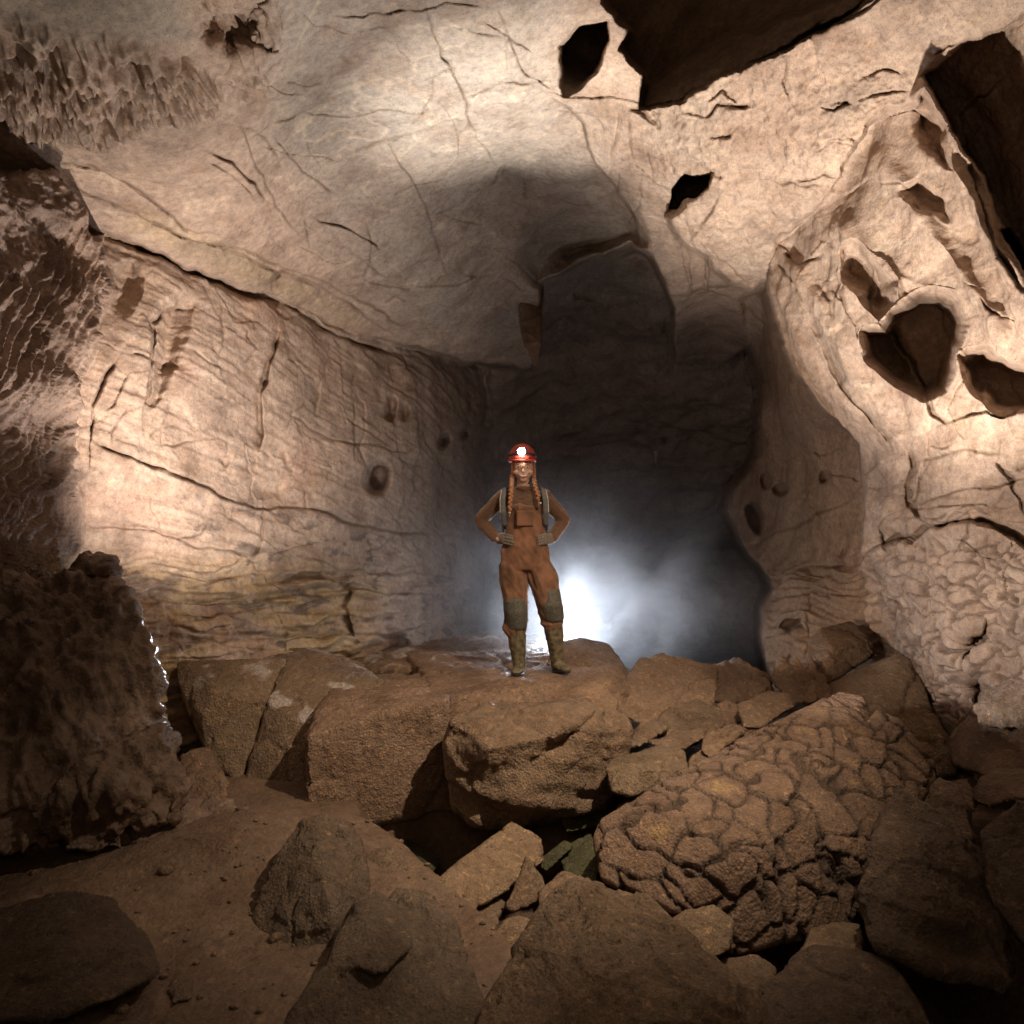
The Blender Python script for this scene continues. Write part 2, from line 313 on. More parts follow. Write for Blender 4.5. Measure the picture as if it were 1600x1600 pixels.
# pockets pressed into the wall: outline, push, softness
def pocket(poly, push, soft, warp=1.0):
    sl = window(poly, 60); x = X[sl] + (WX[sl] - X[sl]) * warp; y = Y[sl] + (WY[sl] - Y[sl]) * warp
    DEP[sl] += push * sstep(-9 if soft > 11 else -3, soft, poly_sd(x, y, poly))
def hole(cx, cyy, rx, ry, push, soft=6, rot=0):
    a = np.linspace(0, 2 * math.pi, 14)[:-1]; c, s = math.cos(rot), math.sin(rot)
    pocket([(cx + rx * math.cos(t) * c - ry * math.sin(t) * s, cyy + rx * math.cos(t) * s + ry * math.sin(t) * c) for t in a], push, soft, .6)
pocket([(1397, 492), (1420, 482), (1442, 462), (1480, 470), (1502, 512), (1494, 552), (1470, 602), (1440, 612), (1390, 590), (1362, 560), (1355, 520), (1385, 520)], 1.3, 13)
pocket([(1318, 392), (1340, 385), (1362, 420), (1388, 442), (1395, 478), (1378, 492), (1345, 455), (1312, 432)], .38, 12)
pocket([(1505, 562), (1540, 553), (1600, 580), (1650, 590), (1640, 650), (1560, 638), (1520, 600)], .6, 12)
pocket([(1425, 165), (1450, 172), (1478, 210), (1482, 262), (1455, 235), (1430, 195)], .28, 12)
pocket([(1405, 300), (1440, 292), (1475, 318), (1480, 345), (1440, 330)], .14, 12)
pocket([(1220, 382), (1245, 372), (1262, 395), (1250, 412), (1232, 410)], .12, 9)
pocket([(1510, 985), (1550, 968), (1552, 1000), (1525, 1030), (1512, 1010)], .22, 9); pocket([(1508, 1025), (1530, 1050), (1540, 1080), (1530, 1110), (1510, 1080)], .3, 9)
hole(587, 750, 17, 24, .7, 12); hole(612, 640, 9, 20, .35, 8); hole(632, 645, 8, 12, .25); hole(692, 690, 9, 13, .6); hole(722, 680, 8, 9, .5)
hole(1182, 810, 14, 26, .8, 10, -.3); hole(1220, 765, 14, 10, .35); hole(1290, 745, 10, 12, .25); hole(1195, 750, 10, 16, .3)
hole(700, 780, 26, 60, .5, 30, .1); hole(1235, 980, 18, 12, .25)
pocket([(318, -10), (370, 5), (420, 0), (400, 55), (370, 90), (345, 95), (330, 70), (310, 60)], .22, 22)
pocket([(385, 60), (420, 62), (430, 80), (405, 88)], .1, 8)
hole(195, 450, 20, 38, .14, 12, .2)
pocket([(258, 470), (282, 455), (305, 470), (290, 520), (262, 600), (240, 640), (238, 560), (240, 505)], .20, 30)
pocket([(335, 710), (360, 712), (350, 735), (338, 740)], .08, 10); pocket([(385, 745), (440, 760), (430, 775), (400, 770)], .1, 12)
# open cracks: line, half width in photograph pixels, depth
CRK = 1.0; CRACK_TONE = np.zeros(SH)
def crack(pts, wd, dep, step=0, fall=60):
    sl = window(pts, fall * 3 + 20); x, y = X[sl], Y[sl]
    jx = WX[sl] - x; jy = WY[sl] - y; d, sg, run = line_sd(x + jx * .9, y + jy * .9, pts)
    taper = sstep(0, .12, run) * sstep(1.0, .85, run) * .7 + .3
    vv = .45 + .55 * sstep(-.5, .5, vnoise(np.stack([x.ravel() / 28, y.ravel() / 28, np.full(x.size, wd)], 1), 3).reshape(x.shape))
    DEP[sl] += CRK * .7 * dep * taper * vv * np.exp(-(d / (wd * (.5 + .5 * vv))) ** 2)
    CRACK_TONE[sl] = np.maximum(CRACK_TONE[sl], taper * vv * np.exp(-(d / (wd * .8)) ** 2))  # mask for a darker rock colour along each crack line
    if step: DEP[sl] += -CRK * step * np.exp(-d / fall) * sstep(-2.5, 2.5, d * sg) * taper
C = crack
# ceiling joints
CRK = 1.6
C([(660, 0), (690, 80), (700, 110), (725, 155), (735, 190), (760, 240), (775, 265)], 2, .03, .012, 80)
C([(722, 155), (800, 132), (870, 122)], 2, .02, .01, 40); C([(728, 187), (690, 190), (640, 210), (590, 230), (540, 245)], 2.2, .035, .02, 70)
C([(390, 215), (430, 190), (480, 182), (560, 178), (700, 172)], 1.8, .02, .012, 40); C([(520, 25), (600, 20), (700, 5), (760, 10)], 1.8, .025, .01)
C([(690, 45), (740, 50), (800, 65)], 1.6, .02); C([(330, 238), (365, 252), (400, 288), (413, 312)], 2.6, .06, .03, 30)
C([(110, 285), (160, 310), (230, 345), (320, 375), (420, 412), (480, 440), (560, 480), (610, 522)], 2.4, .07, -.05, 40)
C([(90, 250), (150, 262), (230, 300), (290, 350), (350, 365)], 2.2, .045, -.03, 40); C([(340, 380), (400, 392), (470, 425), (530, 452), (590, 478), (650, 530)], 2.2, .05, -.035, 30)
C([(432, 465), (432, 440), (445, 420), (470, 432), (490, 445)], 3, .09); C([(500, 340), (550, 362), (600, 386)], 2, .05, .03, 30); C([(505, 365), (560, 400), (612, 432)], 2, .04, -.03, 30)
C([(375, 190), (400, 250), (430, 320), (470, 360)], 1.8, .02, .015, 50); C([(430, 210), (470, 270), (520, 310)], 1.8, .03, .015, 40)
C([(790, 400), (820, 422), (843, 441), (880, 425), (930, 400), (985, 382)], 2.2, .05); C([(730, 325), (755, 295), (782, 283), (790, 265)], 1.8, .03); C([(820, 282), (823, 312)], 2.2, .06)
C([(600, 210), (650, 300), (680, 360), (700, 420)], 1.5, .025, .01, 40); C([(560, 430), (640, 450), (720, 440), (780, 400)], 1.8, .03, .03, 50); C([(606, 470), (622, 460), (636, 470)], 2.2, .05)
C([(860, 150), (905, 200), (945, 270), (985, 330), (1003, 385), (1050, 480)], 2.5, .03, -.10, 55)
C([(965, 170), (966, 215), (958, 255), (950, 275)], 2, .035, .02, 30); C([(800, 60), (815, 110), (870, 140)], 1.8, .02, .015, 40); C([(780, 0), (800, 60), (790, 120)], 1.8, .02)
C([(1050, 475), (1090, 450), (1150, 440)], 2, .05); C([(1020, 480), (1045, 462), (1110, 452), (1160, 470)], 1.8, .04); C([(1072, 380), (1110, 330), (1130, 310)], 2.2, .04, .02, 30)
C([(1058, 170), (1100, 178), (1125, 160), (1180, 165)], 2.2, .04); C([(1230, 80), (1220, 130), (1235, 165)], 2.2, .04, .02); C([(1280, 30), (1260, 60), (1345, 20), (1400, -20)], 3, .06, .03)
C([(1140, 165), (1172, 160)], 3, .05); C([(1300, 160), (1380, 150), (1420, 140)], 2, .03); C([(1180, 280), (1290, 290)], 2, .025)
for k in range(15):
    a = RNG.uniform(1000, 1560); b = RNG.uniform(-20, 360)
    if poly_sd(np.array([a]), np.array([b]), [(1000, 180), (1400, -20), (1600, 20), (1430, 120), (1215, 370), (1100, 340)])[0] > 15:
        C([(a, b), (a + RNG.uniform(12, 40), b + RNG.uniform(-14, 4)), (a + RNG.uniform(45, 70), b + RNG.uniform(-22, 4))], 1.8, .035)
# left wall
CRK = 1.1
C([(160, 370), (230, 395), (350, 448), (450, 482), (560, 535), (640, 562)], 4, .25)
C([(300, 480), (262, 482), (242, 502), (238, 580), (232, 640), (229, 675)], 2.6, .16, .05, 40); C([(434, 515), (420, 560), (405, 620), (410, 680), (405, 700)], 3.2, .22, -.09, 50)
C([(190, 545), (165, 590), (152, 620), (145, 670), (135, 740)], 2.4, .10, .03, 40); C([(140, 690), (180, 705), (230, 730), (280, 750), (340, 770), (400, 790), (430, 790), (500, 800), (560, 820), (620, 830), (720, 840)], 3, .12, .07, 60)
C([(412, 790), (411, 830), (398, 868)], 3.2, .14); C([(520, 540), (511, 580), (490, 645)], 2.2, .08, -.02, 30); C([(120, 820), (200, 830), (300, 850), (400, 866)], 1.8, .04, .015, 30)
C([(470, 875), (560, 886), (620, 892), (740, 900)], 2.2, .07, .03, 30); C([(440, 906), (500, 905), (545, 911), (600, 925), (700, 930)], 3, .12, .05, 30); C([(550, 910), (545, 960), (551, 1012)], 3.4, .2)
C([(155, 530), (200, 545), (240, 560), (300, 580)], 1.8, .04); C([(482, 620), (455, 640), (445, 668)], 2, .05); C([(355, 480), (350, 540), (345, 560)], 1.8, .04, .02, 30); C([(290, 545), (330, 570), (360, 580)], 1.5, .03)
C([(275, 625), (262, 660), (250, 700), (330, 690), (345, 650)], 1.6, .04); C([(410, 705), (418, 712)], 3, .08); C([(440, 705), (442, 725), (455, 740)], 2.4, .08); C([(380, 515), (400, 540), (385, 570)], 1.6, .04)
C([(470, 765), (475, 800)], 2, .05); C([(200, 900), (300, 915), (360, 900)], 1.8, .03, .015, 20); C([(210, 940), (280, 935), (400, 950), (470, 945)], 2.2, .05, .03, 20); C([(230, 975), (340, 965), (430, 985), (545, 990)], 2.4, .06, .04, 20)
C([(460, 985), (520, 998), (560, 990), (640, 1000)], 3, .08, .05, 20); C([(560, 600), (570, 650), (560, 700), (580, 760)], 1.8, .06); C([(650, 600), (655, 700), (640, 790)], 2, .08, .03, 30); C([(450, 640), (520, 690), (600, 700)], 1.6, .04, .02, 30)
for y0 in (930, 960, 985, 1010): C([(260, y0), (330, y0 + RNG.uniform(-8, 8)), (420, y0 + RNG.uniform(-4, 12)), (540, y0 + RNG.uniform(0, 14))], 2, .05, .04, 14)
# right wall
C([(1262, 505), (1290, 560), (1330, 620), (1380, 670), (1397, 702)], 3, .13, .03, 30); C([(1215, 410), (1240, 440), (1265, 512)], 2.8, .10, .03, 25); C([(1240, 560), (1290, 610), (1310, 640), (1312, 660)], 2.2, .07)
C([(1420, 703), (1423, 730), (1415, 752), (1417, 790), (1440, 820)], 3.6, .16, .03, 30); C([(1345, 872), (1440, 826), (1500, 820), (1530, 815), (1570, 835), (1650, 880)], 4, .22, .10, 50)
C([(1360, 452), (1370, 490), (1410, 550), (1440, 600), (1462, 645)], 2.6, .10); C([(1450, 610), (1460, 640), (1482, 662)], 2.4, .08); C([(1550, 720), (1572, 745), (1590, 800)], 2, .06); C([(1510, 240), (1545, 330), (1562, 400), (1595, 455)], 3, .10, .04, 30)
C([(1378, 830), (1382, 850), (1386, 866)], 3, .10); C([(1410, 820), (1412, 850)], 1.6, .05); C([(1270, 440), (1295, 470), (1300, 500)], 2.4, .06, .03, 20); C([(1225, 395), (1250, 415), (1285, 395)], 2.4, .08)
C([(1480, 660), (1540, 640), (1560, 650), (1600, 640)], 2.5, .07, .03, 30); C([(1430, 720), (1500, 700), (1560, 705)], 1.8, .03); C([(1430, 790), (1500, 770), (1600, 740)], 1.8, .04, .02, 30); C([(1530, 470), (1560, 500), (1600, 500)], 2, .05)
C([(1560, 340), (1580, 400), (1600, 420)], 2.4, .08, .04, 20); C([(1390, 420), (1430, 470), (1455, 455), (1500, 500)], 1.8, .03); C([(1310, 440), (1330, 500), (1345, 540)], 2, .05, .03, 30)
C([(1180, 850), (1260, 815), (1310, 790), (1345, 755)], 3, .14, .06, 40); C([(1190, 906), (1260, 890), (1335, 878)], 4, .2, .10, 40); C([(1312, 800), (1316, 850), (1312, 880)], 3, .12); C([(1200, 935), (1270, 925), (1340, 930)], 2.4, .07, .04, 20)
C([(1205, 1010), (1260, 1000), (1350, 1010)], 2.4, .07, .04, 20); C([(1560, 30 + 90), (1500, 180), (1520, 260)], 2, .05); C([(1250, 700), (1262, 780), (1270, 812)], 1.8, .04); C([(1205, 850), (1208, 890)], 2.2, .08)
for poly, n, dirs, w0, d0 in (([(320, -250), (860, -250), (860, 100), (930, 260), (800, 380), (640, 500), (450, 430), (250, 330), (300, 200)], 30, (.9, .5), 1.5, .030),
                   ([(150, 400), (400, 480), (640, 570), (740, 600), (740, 950), (150, 980)], 12, (.1, 1.0), 1.4, .03), ([(150, 560), (740, 640), (740, 980), (150, 980)], 16, (1.0, .30), 1.4, .03),
                   ([(1220, 420), (1440, 180), (1600, 460), (1600, 900), (1360, 860), (1350, 690)], 16, (.45, 1.0), 1.4, .03), ([(1350, 700), (1600, 640), (1600, 1000), (1360, 950)], 14, (1.0, -.25), 1.5, .04),
                   ([(1180, 500), (1330, 700), (1330, 1050), (1200, 1050)], 16, (.3, 1.0), 1.6, .07), ([(880, 120), (1000, 180), (1150, 420), (1000, 380)], 14, (.3, 1), 1.5, .03)):
    made = 0; CRK = 1.1
    while made < n:
        a = RNG.uniform(min(p[0] for p in poly), max(p[0] for p in poly)); b_ = RNG.uniform(min(p[1] for p in poly), max(p[1] for p in poly))
        if poly_sd(np.array([a]), np.array([b_]), poly)[0] < 8: continue
        th = math.atan2(dirs[1], dirs[0]) + RNG.normal(0, .35); pts = [(a, b_)]; sg_ = RNG.uniform(14, 34)
        for _ in range(RNG.integers(2, 6)): th += RNG.normal(0, .35); pts.append((pts[-1][0] + sg_ * math.cos(th), pts[-1][1] + sg_ * math.sin(th)))
        C(pts, w0 * RNG.uniform(.7, 1.3), d0 * RNG.uniform(.5, 1.5), RNG.choice([0, .015, -.015]), 25); made += 1
# rounded ribs running down the right wall
for pts, h, wd in (([(1230, 400), (1262, 470), (1330, 590), (1400, 680)], .10, 16), ([(1290, 330), (1340, 400), (1400, 470), (1440, 640)], .10, 22), ([(1440, 160), (1500, 290), (1560, 400), (1620, 500)], .12, 16),
                   ([(1380, 250), (1430, 330), (1490, 420), (1560, 520)], .07, 18), ([(1205, 430), (1235, 520), (1290, 600), (1345, 660)], .10, 12)):
    sl = window(pts, 90); d, _, run = line_sd(WX[sl], WY[sl], pts); DEP[sl] -= h * np.exp(-(d / wd) ** 2) * (.4 + .6 * sstep(0, .15, run))

G = P(X, Y, DEP)                                                  # positions on the rock surface
def grid_normals(Pm):
    du = np.gradient(Pm, axis=1); dv = np.gradient(Pm, axis=0); n = np.cross(dv, du); n /= np.linalg.norm(n, axis=2, keepdims=True) + 1e-9
    s = np.sign(np.sum((EYE - Pm) * n, axis=2, keepdims=True)); return n * np.where(s == 0, 1, s)
def blur(a, r):
    for ax in (0, 1):
        for _ in range(2):
            c = np.cumsum(np.pad(a, [(r + 1, r) if i == ax else (0, 0) for i in range(a.ndim)], mode='edge'), axis=ax)
            n = a.shape[ax]; hi = np.take(c, np.arange(n) + 2 * r + 1, axis=ax); lo = np.take(c, np.arange(n), axis=ax); a = (hi - lo) / (2 * r + 1)
    return a
NRM = blur(grid_normals(G), 2); NRM /= np.linalg.norm(NRM, axis=2, keepdims=True) + 1e-9
pt = G.reshape(-1, 3); D = np.zeros(len(pt)); Xf, Yf, R = X.ravel(), Y.ravel(), REG.ravel()
def fmask(poly, soft=30): return sstep(-soft, soft, poly_sd(WX, WY, poly)).ravel()
wallish = ((R == 1) | (R == 4) | (R == 0)).astype(float)
D += .045 * fbm(pt, 1.1, 3, 1) * (.5 + .8 * wallish) + .014 * fbm(pt, 5, 3, 11) + .005 * fbm(pt, 22, 3, 21)
# angular chips
f1, f2, cid = voronoi(pt * np.array([2.4, 2.4, 3.4]) + .25 * np.stack([fbm(pt, 3, 2, 31)] * 3, 1), 40)
D += .020 * (cid - .5) * sstep(.0, .06, f2 - f1) * (.25 + wallish * .7)
wq = pt + .05 * np.stack([fbm(pt, 3, 3, 32), fbm(pt, 3, 3, 33), fbm(pt, 3, 3, 34)], 1)
D += (.10 * facets(wq * 1.5, 44) + .035 * facets(wq * 4.5, 45)) * (.08 + .16 * (R == 1) + .12 * (R == 4) + .6 * (R == 0))
k = (R == 1); q = pt[k]; D[k] += .009 * vnoise(np.stack([q[:, 0] * .8, q[:, 1] * .8, (q[:, 2] + .22 * (q[:, 1] - 5) + .03 * fbm(q, 2, 2, 163)) * 17], 1), 164) + .006 * vnoise(np.stack([q[:, 0] * 1.6, q[:, 1] * 1.6, (q[:, 2] + .22 * (q[:, 1] - 5)) * 38], 1), 165)
k = R == 4; q = pt[k]; fu = q[:, 1] * .75 + q[:, 0] * .3 + q[:, 2] * .38
D[k] += .055 * fbm(np.stack([fu * 2.2, q[:, 2] * .5, q[:, 0] * .5], 1), 1.6, 3, 161) + .006 * fbm(np.stack([fu * 9, q[:, 2] * 2, q[:, 0] * 2], 1), 1.6, 3, 162)
# lumpy grain of the rough slab
msl = fmask([(990, 180), (1420, -40), (1900, -300), (1640, 20), (1440, 120), (1215, 375), (1180, 440), (1050, 345)], 25)
k = msl > .01; q = pt[k]; D[k] += msl[k] * (.030 * fbm(q, 22, 4, 51, .65) + .012 * fbm(q, 9, 2, 55, ridged=True))
# sandy grit on the left ceiling
mg = fmask([(60, 300), (180, 330), (420, 440), (560, 500), (480, 450), (330, 385), (120, 300)], 25)
k = mg > .01; D[k] += mg[k] * .012 * fbm(pt[k], 24, 3, 61, .6)
# popcorn band top left
mp = np.clip(1.1 * fmask([(-320, 60), (0, 75), (90, 70), (210, 95), (290, 100), (345, 140), (330, 165), (240, 190), (200, 200), (165, 230), (90, 215), (40, 215), (-20, 160), (-320, 170)], 12) + .6 * fmask([(0, 30), (150, 60), (260, 80), (200, 100), (60, 90)], 18)
             + .45 * fmask([(300, 10), (370, -10), (440, 10), (430, 70), (395, 100), (420, 140), (380, 160), (330, 95)], 10), 0, 1)
k = mp > .01; q = pt[k]
st = np.stack([q[:, 0] * 22 + q[:, 1] * 6, q[:, 1] * 14 - q[:, 0] * 3, q[:, 2] * 14], 1)
D[k] += mp[k] * (.085 * (1 - 2 * np.abs(vnoise(st, 71))) + .03 * vnoise(st * 2.1, 72) + .05 * fbm(q, 4, 2, 73))
# flowstone curtain: raised wavy rills running down to the left
mf = fmask([(-400, 400), (30, 430), (60, 380), (120, 350), (165, 375), (180, 455), (155, 520), (130, 620), (118, 720), (125, 830), (105, 905), (-400, 905)], 10)
k = (R == 5); q = pt[k]; u = (q[:, 0] * .45 + q[:, 1] * .9) * .9 - q[:, 2] * .40; v = q[:, 2]
ph = u * 17 + 1.2 * fbm(q * np.array([1, 1, .7]), 3, 3, 81) + .35 * fbm(q, 9, 2, 82)
s1 = np.clip(np.sin(ph * 2 * math.pi), 0, 1) ** 1.3; s2 = np.clip(np.sin((ph * 1.9 + .5 * fbm(q, 6, 2, 83)) * 2 * math.pi), 0, 1) ** 1.5; am = .35 + .65 * sstep(-.3, .3, fbm(q * np.array([1, .4, 1]), 4.5, 3, 87))
D[k] += .13 * fbm(q, 2.6, 3, 84) + mf[k] * am * (.045 * s1 + .020 * s2) + (1 - mf[k]) * (.06 * fbm(q, 9, 3, 85, ridged=True)) + .008 * fbm(q, 40, 2, 86)
# net of shrinkage cracks low on the right wall
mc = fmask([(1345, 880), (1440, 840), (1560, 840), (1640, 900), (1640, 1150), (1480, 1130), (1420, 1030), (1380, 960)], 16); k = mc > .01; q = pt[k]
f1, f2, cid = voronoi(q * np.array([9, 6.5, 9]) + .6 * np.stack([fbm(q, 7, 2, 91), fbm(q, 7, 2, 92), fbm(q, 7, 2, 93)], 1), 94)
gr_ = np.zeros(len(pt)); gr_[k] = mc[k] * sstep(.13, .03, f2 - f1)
D[k] += mc[k] * (.030 * sstep(0, .14, f2 - f1) + .012 * (cid - .5) - .01)
mb = fmask([(1345, 830), (1500, 815), (1640, 860), (1640, 1000), (1380, 960)], 25) + fmask([(1360, 690), (1640, 640), (1640, 850), (1350, 860)], 30); k = mb > .01; q = pt[k]; D[k] += mb[k] * (.035 * vnoise(np.stack([q[:, 0] * 1.5, q[:, 1] * 1.5, q[:, 2] * 7 + fbm(q, 2, 2, 170)], 1), 171) + .05 * facets(q * np.array([1.8, 1.8, 4]), 172))
mr = fmask([(1400, 1000), (1480, 960), (1640, 940), (1640, 1420), (1480, 1420)], 30); k = mr > .01; q = pt[k]
D[k] += mr[k] * (.05 * fbm(q * np.array([1, 1, .45]), 5, 4, 95, ridged=True)); 
# layered strata at the base of the left wall and on the inner right buttress
ms = np.clip(fmask([(100, 860), (420, 880), (760, 900), (760, 1300), (100, 1300)], 30) + fmask([(1180, 890), (1350, 870), (1400, 1000), (1450, 1300), (1200, 1300)], 20), 0, 1); k = ms > .01; q = pt[k]
zz = q[:, 2] * 9 + fbm(q, 1.6, 3, 96) * 1.2 + q[:, 0] * .5
D[k] += ms[k] * (.05 * vnoise(np.stack([q[:, 0] * 1.2, q[:, 1] * 1.2, zz * 1.6], 1), 97) + .03 * vnoise(np.stack([q[:, 0] * 2.5, q[:, 1] * 2.5, zz * 4], 1), 98) + .02 * fbm(q, 8, 4, 99, ridged=True))
# scallops on the back wall
k = R == 0; q = pt[k]; D[k] += .25 * fbm(q, .8, 4, 101) + .12 * fbm(q * np.array([1, 1, 3.]), 1.2, 3, 102)
view_ = EYE - pt; view_ /= np.linalg.norm(view_, axis=1, keepdims=True); facing = np.sum(view_ * grid_normals(G).reshape(-1, 3), 1)
facing = blur(np.minimum(facing, blur(facing.reshape(SH), 1).ravel()).reshape(SH), 1).ravel(); D *= .12 + .88 * sstep(.05, .26, facing)
G2 = (pt + NRM.reshape(-1, 3) * D[:, None])
# rock colour: tan, with grey washed panels, ochre joints and dark mineral crusts
def mixc(c, m, col): return c * (1 - m[:, None]) + np.array(col) * m[:, None]
CC = np.tile(np.array([.44, .325, .25]), (len(pt), 1))
CC = mixc(CC, .6 * sstep(-.1, .5, fbm(pt, .9, 4, 111)), (.52, .395, .305))
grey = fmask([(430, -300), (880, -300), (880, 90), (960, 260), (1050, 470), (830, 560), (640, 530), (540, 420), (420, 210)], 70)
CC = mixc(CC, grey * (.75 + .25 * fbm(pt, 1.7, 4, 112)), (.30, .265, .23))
CC = mixc(CC, .8 * fmask([(-300, -300), (280, -300), (290, 60), (120, 60), (-300, 40)], 30), (.33, .29, .235))
CC = mixc(CC, msl * .5 * sstep(-.2, .4, fbm(pt, 2.2, 4, 113)), (.56, .46, .37)); CC = mixc(CC, (R == 5) * .8, (.36, .255, .20))
och = np.clip(fmask([(100, 880), (420, 880), (600, 900), (620, 1300), (100, 1300)], 40), 0, 1)
CC = mixc(CC, och * .8, (.47, .33, .17)); CC = mixc(CC, .65 * fmask([(230, 330), (420, 410), (560, 500), (400, 450), (200, 350)], 25), (.43, .33, .20))
crust = np.clip(fmask([(130, 790), (420, 790), (720, 850), (740, 1100), (120, 1100)], 30) + .8 * fmask([(360, 755), (450, 780), (450, 810), (380, 800)], 12), 0, 1) * sstep(.12, .30, fbm(pt * np.array([1, 1, 2.4]), 3.4, 5, 114, .6))
CC = mixc(CC, crust * .75, (.13, .10, .085))
CC = mixc(CC, .6 * mc * sstep(0, .35, fbm(pt, 3, 4, 115)), (.17, .12, .10)); pink = sstep(.1, .5, fbm(pt, 1.4, 4, 116)) * (R == 1) * .5
CC = mixc(CC, pink, (.50, .32, .24)); vein = np.exp(-(fbm(pt, 1.3, 4, 117) / .018) ** 2) * ((R == 2) | (R == 4)) * .45
CC = mixc(CC, vein, (.58, .47, .36)); band = sstep(.3, .8, np.sin((pt[:, 2] * 1.0 + pt[:, 0] * .35 + .25 * fbm(pt, 1.1, 3, 118)) * 34)) * ((R == 1) | (R == 4)) * .3
CC = mixc(CC, band, (.55, .44, .35)); CC = mixc(CC, .55 * sstep(.12, .42, fbm(pt, 2.6, 6, 119, .6)) * (R != 5), (.27, .20, .155)); CC = mixc(CC, (R == 0) * .6, (.30, .22, .17)); CC = mixc(CC, .7 * gr_, (.15, .10, .075)); CC = mixc(CC, .75 * CRACK_TONE.ravel(), (.14, .09, .055)); inw = fmask([(1140, 700), (1200, 480), (1345, 680), (1345, 860), (1400, 1000), (1480, 1300), (1180, 1300), (1170, 960)], 22) * (R == 4); CC = mixc(CC, inw * .75, (.30, .19, .115)); CC = CC.clip(.02, .7)

idx = np.arange(X.size).reshape(SH); A_, B_, C_, D_ = idx[:-1, :-1], idx[:-1, 1:], idx[1:, 1:], idx[1:, :-1]
FQ = np.stack([A_, D_, C_, B_], -1).reshape(-1, 4); FR = R[FQ].max(axis=1)
def sub_shell(name, mask, mat, **kw):
    f = FQ[mask]; u, inv = np.unique(f, return_inverse=True)
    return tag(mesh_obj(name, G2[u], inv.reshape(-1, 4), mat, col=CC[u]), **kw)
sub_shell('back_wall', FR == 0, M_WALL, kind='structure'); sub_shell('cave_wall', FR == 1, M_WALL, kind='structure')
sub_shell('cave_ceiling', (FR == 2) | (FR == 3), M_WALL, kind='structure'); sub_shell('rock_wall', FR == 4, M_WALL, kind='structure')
sub_shell('flowstone_curtain', FR == 5, M_FLOW, label='brown ribbed flowstone curtain hanging on the near wall above the squat dark column', cat='flowstone')

# ------------------------------------------------------------------ cave floor
fx = np.arange(-7, 8, .03); fy = np.concatenate([np.arange(.3, 6, .02), np.arange(6, 24, .12)]); FX, FY = np.meshgrid(fx, fy); fp = np.stack([FX.ravel(), FY.ravel(), np.zeros(FX.size)], 1)
fz = .05 * fbm(fp, .9, 3, 201) + .018 * fbm(fp, 5, 4, 202) + .006 * fbm(fp, 24, 3, 203)
pit = sstep(.0, .5, poly_sd(FX, FY, [(-1.0, 4.4), (-.92, 3.8), (-.6, 3.5), (-.35, 3.15), (-.15, 2.85), (.1, 2.4), (.6, 2.1), (1.4, 2.0), (2.4, 2.4), (2.4, 3.6), (1.0, 4.4), (.2, 4.6)])).ravel(); fz -= 1.25 * pit
fz += .13 * np.exp(-(((FX + 1.25) / .5) ** 2 + ((FY - 3.45) / .35) ** 2)).ravel() + .05 * np.exp(-(((FX + 1.9) / .9) ** 2 + ((FY - 3.3) / .4) ** 2)).ravel()
fz -= (1.8 * sstep(6.5, 9.5, FY) * sstep(-.5, 1.5, FX)).ravel(); fz += (.25 * sstep(-2.2, -3.5, FX)).ravel()
FV = np.stack([FX.ravel(), FY.ravel(), fz], 1); fi = np.arange(FX.size).reshape(FX.shape)
fcol = mixc(np.tile(np.array([.165, .11, .075]), (len(FV), 1)), sstep(-.2, .4, fbm(fp, 1.6, 4, 204)) * .6, (.22, .145, .095))
tag(mesh_obj('cave_floor', FV, np.stack([fi[:-1, :-1], fi[:-1, 1:], fi[1:, 1:], fi[1:, :-1]], -1).reshape(-1, 4), M_FLOOR, col=fcol), kind='structure')

